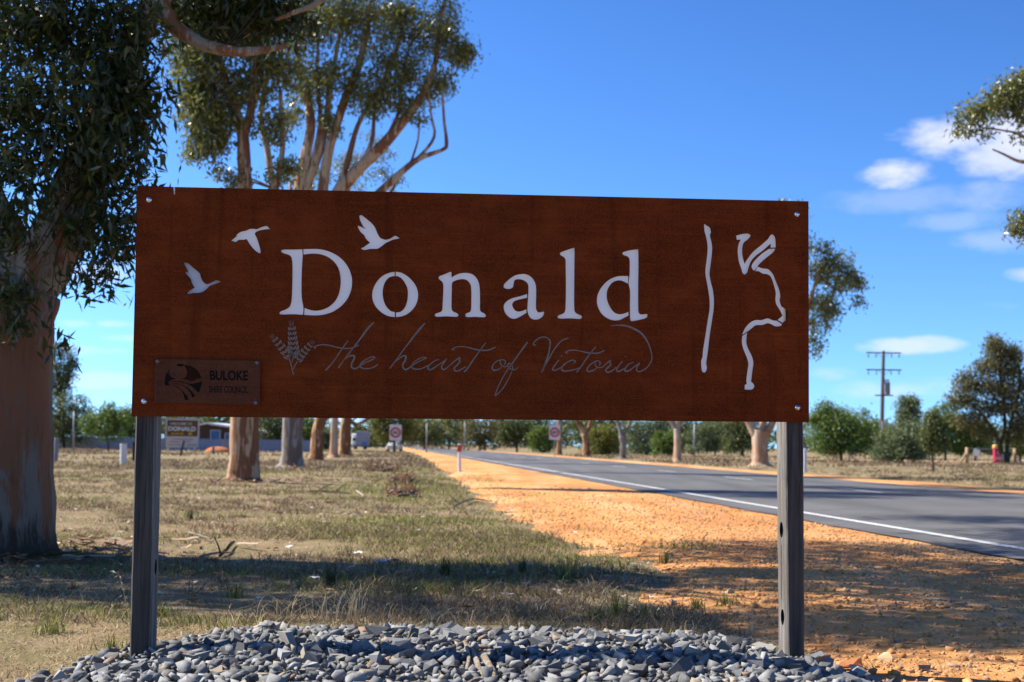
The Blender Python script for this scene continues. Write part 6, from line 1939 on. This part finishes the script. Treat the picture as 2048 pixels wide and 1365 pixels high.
for z_, s in ((.06, .24), (.95, .30)):
    V += [(q2.x - s, q2.y - s, z_), (q2.x + s, q2.y - s, z_), (q2.x + s, q2.y + s, z_), (q2.x - s, q2.y + s, z_)]
bn.add(V, [(3, 2, 1, 0), (4, 5, 6, 7)] + [(i, (i + 1) % 4, 4 + (i + 1) % 4, 4 + i) for i in range(4)])
M_BIN = plain('dark_green_plastic', (.015, .03, .028), .5, .3)
bn.build('bin_body', M_BIN, db)
MB().box((q2.x, q2.y - .02, .955), .66, .68, .07, bev=.03).build('lid', M_BIN, db)
for s in (-1, 1):
    MB().tube([q2 + Vector((s * .22, .26, .1)), q2 + Vector((s * .30, .26, .1))], .1, 10).build('wheel', M_TYRE, db)
q3 = GX(2044, Yr - .6)
o = rock(2043, 924, 13, 'pale boulder at the foot of the right brace of the wire fence', plain('pale_boulder', (.55, .50, .42), .9, .1, 0, .2, 3), 4, 0.0, 1.2)
q4 = G(1701, 913)
pb = empty('low_board', q4, 'small pale pink board lying low in the dry field left of the utility pole', 'board')
U, N_ = facing(q4); kk = ppm(q4.y)
m_ = MB(); board(m_, q4 + Vector((0, 0, .22)), U, N_, 11 / kk, 7 / kk, .03, .1); m_.build('face', plain('pale_pink_board', (.66, .42, .40), .6, .2), pb)
for s in (-.15, .15):
    MB().box((q4.x + s, q4.y + .03, -.05), .05, .05, .32).build('leg', M_GREYPL, pb)

# ------------------------------------------------------------------ fallen wood
M_STICK = plain('grey_dead_wood', (.20, .165, .13), .9, .1, 0, .35, 12)
M_BLEACH = mat_bark('bleached_wood', [(.62, .54, .43), (.52, .43, .32), (.44, .34, .24)], .3, (.25, .18, .12), 6.0, .4)
def stick(px0, py0, px1, py1, wpx, label, mat, forks=(), lift=.03, cat='branch', name='fallen_branch', group='fallen branches'):
    a, b = G(px0, py0), G(px1, py1)
    r0 = wpx / ppm(a.y) / 2
    t = empty(name, a, label, cat, group)
    rr_ = random.Random(int(px0))
    mid = a.lerp(b, .5) + Vector((0, rr_.uniform(-.06, .06) * (b - a).length, lift))
    zz_ = lambda p, k: Vector((p.x, p.y, float(ground_z(np.array([p.x]), np.array([p.y]))[0]) + r0 + k))
    p, q = smooth_path([zz_(a, .01), zz_(mid, lift), zz_(b, .02)], [r0, r0 * .85, r0 * .5], 5)
    V, F = tube_geo(p, q, 8, .12)
    MB().add(V, F + [tuple(range(7, -1, -1)), tuple(range((len(p) - 1) * 8, len(p) * 8))]).build('stem', mat, t)
    for (tt_, dx, dz, ln) in forks:
        s0 = p[int(tt_ * (len(p) - 1))]
        e = s0 + Vector((dx * ln, rr_.uniform(-.3, .3) * ln, dz * ln))
        p2, q2_ = smooth_path([s0, s0.lerp(e, .5) + Vector((0, 0, .02)), e], [r0 * .6, r0 * .45, r0 * .2], 3)
        V, F = tube_geo(p2, q2_, 6, .1)
        MB().add(V, F).build('twig', mat, t)
    return t
stick(330, 1128, 205, 1100, 9, 'dark fallen limb on the ground between the big trunk and the left post', M_STICK, ((.5, .5, .3, .3),))
stick(268, 1112, 208, 1090, 10, 'short thick grey log beside the left post', M_STICK)
stick(440, 1118, 468, 1098, 7, 'small dark branch stub with a raised end in the dry grass', M_DKWOOD, ((.1, -.3, .8, .2), (.5, .4, .4, .2)))
stick(400, 1120, 470, 1112, 5, 'pale thin stick lying behind the small dark stub', M_STICK)
stick(378, 1068, 420, 1090, 5, 'thin curved dead stick in the grass behind the left post', M_STICK)
stick(596, 986, 702, 994, 4, 'long dark fallen branch lying right of the orange trunk', M_DKWOOD, ((.4, .6, .3, .7), (.7, .5, .4, .5)))
stick(425, 968, 452, 958, 4, 'dark fallen stick at the foot of the orange trunk, left side', M_STICK)
stick(712, 985, 728, 1000, 4, 'pale broken stick near the reddish brush', M_BLEACH)
stick(1822, 1220, 1868, 1212, 5, 'dark twig on the orange soil right of the right post', M_DKWOOD)
stick(905, 1017, 975, 1003, 4, 'thin reddish twig at the border of grass and orange soil', M_STICK, ((.2, -.4, .3, .4),))
stick(590, 1338, 700, 1322, 4, 'thin grey stick among the stones', M_STICK, (), .05) if False else None
# brush piles
def brush(px, py, wpx, hpx, label, mats, seed, leafm):
    b = G(px, py)
    k = ppm(b.y)
    t = empty('brush_pile', b, label, 'brush pile', 'piles of dead brushwood')
    r = random.Random(seed)
    mb = MB()
    for _ in range(46):
        c = b + Vector((r.gauss(0, wpx / k * .26), r.gauss(0, .28), abs(r.gauss(0, hpx / k * .3)) + .05))
        d = Vector((r.uniform(-1, 1), r.uniform(-.6, .6), r.uniform(-.25, .6))).normalized() * r.uniform(.2, .45)
        p, q = smooth_path([c - d * .5, c + Vector((0, 0, r.uniform(-.04, .06))), c + d * .5], [.02, .016, .006], 2)
        V, F = tube_geo(p, q, 5)
        mb.add([Vector((v.x, v.y, max(v.z, .01))) for v in V], F)
    mb.build('sticks', mats, t)
    cs = [(tuple(b + Vector((0, 0, hpx / k * .4))), (wpx / k * .44, .5, hpx / k * .42), 460)]
    V, F = leaf_cloud(cs, .14, .05, seed, .2)
    V[:, 2] = np.maximum(V[:, 2], .015)
    mesh_np('dead_leaves', V, F, leafm, t)
M_DEADL = mat_leaf('dead_leaf', [(.10, .055, .035), (.20, .10, .06), (.30, .17, .11), (.42, .30, .22)], .7, .2, .2)
M_REDL = mat_leaf('red_dead_leaf', [(.16, .06, .03), (.28, .10, .05), (.36, .16, .09), (.46, .30, .2)], .6, .25, .2)
brush(765, 945, 84, 26, 'grey brown heap of dead brushwood right of the tree row', M_STICK, 1, M_DEADL)
brush(806, 968, 50, 12, 'low reddish dead branch with leaves, behind the nearest reddish pile', M_STICK, 2, M_REDL)
brush(808, 996, 46, 12, 'small reddish brown pile of dead leaves nearest the sign', M_STICK, 3, M_REDL)
# bleached forked branch on the gravel
fb_ = G(960, 1340, .12)
ba = empty('bleached_branch', fb_, 'bleached forked dead branch lying on the grey gravel', 'branch')
def bleached(pts, w0, w1, name):
    q = [G(px, py, z + .065) for px, py, z in pts]
    n = len(q)
    rads = [(w0 + (w1 - w0) * i / (n - 1)) / ppm(6.0) / 2 for i in range(n)]
    p, r9 = smooth_path(q, rads, 5)
    V, F = tube_geo(p, r9, 9, .10)
    MB().add(V, F + [tuple(range(8, -1, -1)), tuple(range((len(p) - 1) * 9, len(p) * 9))]).build(name, M_BLEACH, ba, smooth=True)
bleached([(925, 1376, .07), (932, 1345, .09), (938, 1318, .10), (934, 1296, .11), (929, 1284, .12)], 10, 7, 'left_prong')
bleached([(934, 1292, .11), (948, 1308, .10), (956, 1330, .10), (962, 1350, .09), (985, 1362, .08)], 9, 12, 'stem')
bleached([(968, 1312, .13), (976, 1326, .12), (986, 1342, .11), (990, 1362, .09)], 13, 11, 'right_prong')
bleached([(930, 1372, .08), (958, 1360, .09), (990, 1366, .08)], 9, 12, 'cross_piece')
# litter
M_LIT = plain('white_plastic_film', (.72, .74, .80), .35, .5, 0, .05)
def scrap(px, py, wpx, label, seed):
    p = G(px, py, .02)
    r = random.Random(seed); s = wpx / ppm(p.y) / 2
    V, F = [], []
    n = 5
    for i in range(n):
        for j in range(n):
            V.append((p.x + (i / (n - 1) - .5) * 2 * s + r.uniform(-.2, .2) * s, p.y + (j / (n - 1) - .5) * 1.4 * s + r.uniform(-.2, .2) * s, .03 + r.uniform(0, .7) * s + .2 * s))
    F = [(i * n + j, i * n + n + j, i * n + n + j + 1, i * n + j + 1) for i in range(n - 1) for j in range(n - 1)]
    o = mesh_np('plastic_scrap', V, F, M_LIT, None, loc=(p.x, p.y, 0), smooth=True)
    tag(o, label, 'litter', 'scraps of plastic in the grass')
scrap(766, 1131, 26, 'larger crumpled white plastic scrap lying in the dry grass', 1)
scrap(716, 1112, 16, 'smaller white plastic scrap left of the larger one', 2)
scrap(628, 1164, 20, 'pale plastic scrap at the edge of the shadow by the dark weed', 3)

# shed bark lying round the feet of the two nearest gums
r = np.random.default_rng(77)
Vb, Fb = [], []
for (bx0, by0, rad, n) in ((-4.4, 12.7, .75, 130), (-6.55, 35.5, .9, 90), (-8.6, 56, .9, 50)):
    for _ in range(n):
        a = r.uniform(0, 6.283); d = rad * (1 + abs(r.normal()) * .9)
        x0, y0 = bx0 + math.cos(a) * d, by0 + math.sin(a) * d * .8
        z0 = float(ground_z(np.array([x0]), np.array([y0]))[0]) + .015
        L, w_, h_ = r.uniform(.12, .5), r.uniform(.015, .05), r.uniform(0, 6.283)
        c_, s_ = math.cos(h_), math.sin(h_); b = len(Vb)
        for i in range(4):
            t = i / 3 - .5
            lift = .03 + .05 * r.uniform() * abs(t) * 2
            for q in (-1, 1):
                Vb.append((x0 + c_ * t * L - s_ * q * w_ * .5, y0 + s_ * t * L + c_ * q * w_ * .5, z0 + lift + (q + 1) * .006))
        Fb += [(b + 2 * i, b + 2 * i + 1, b + 2 * i + 3, b + 2 * i + 2) for i in range(3)]
g = mesh_np('bark_litter', Vb, Fb, mat_blade('shed_bark', [(.11, .07, .045), (.24, .15, .09), (.38, .25, .16), (.48, .36, .26)], .05))
tag(g, 'strips of shed bark lying round the feet of the nearest gum trunks', kind='stuff')
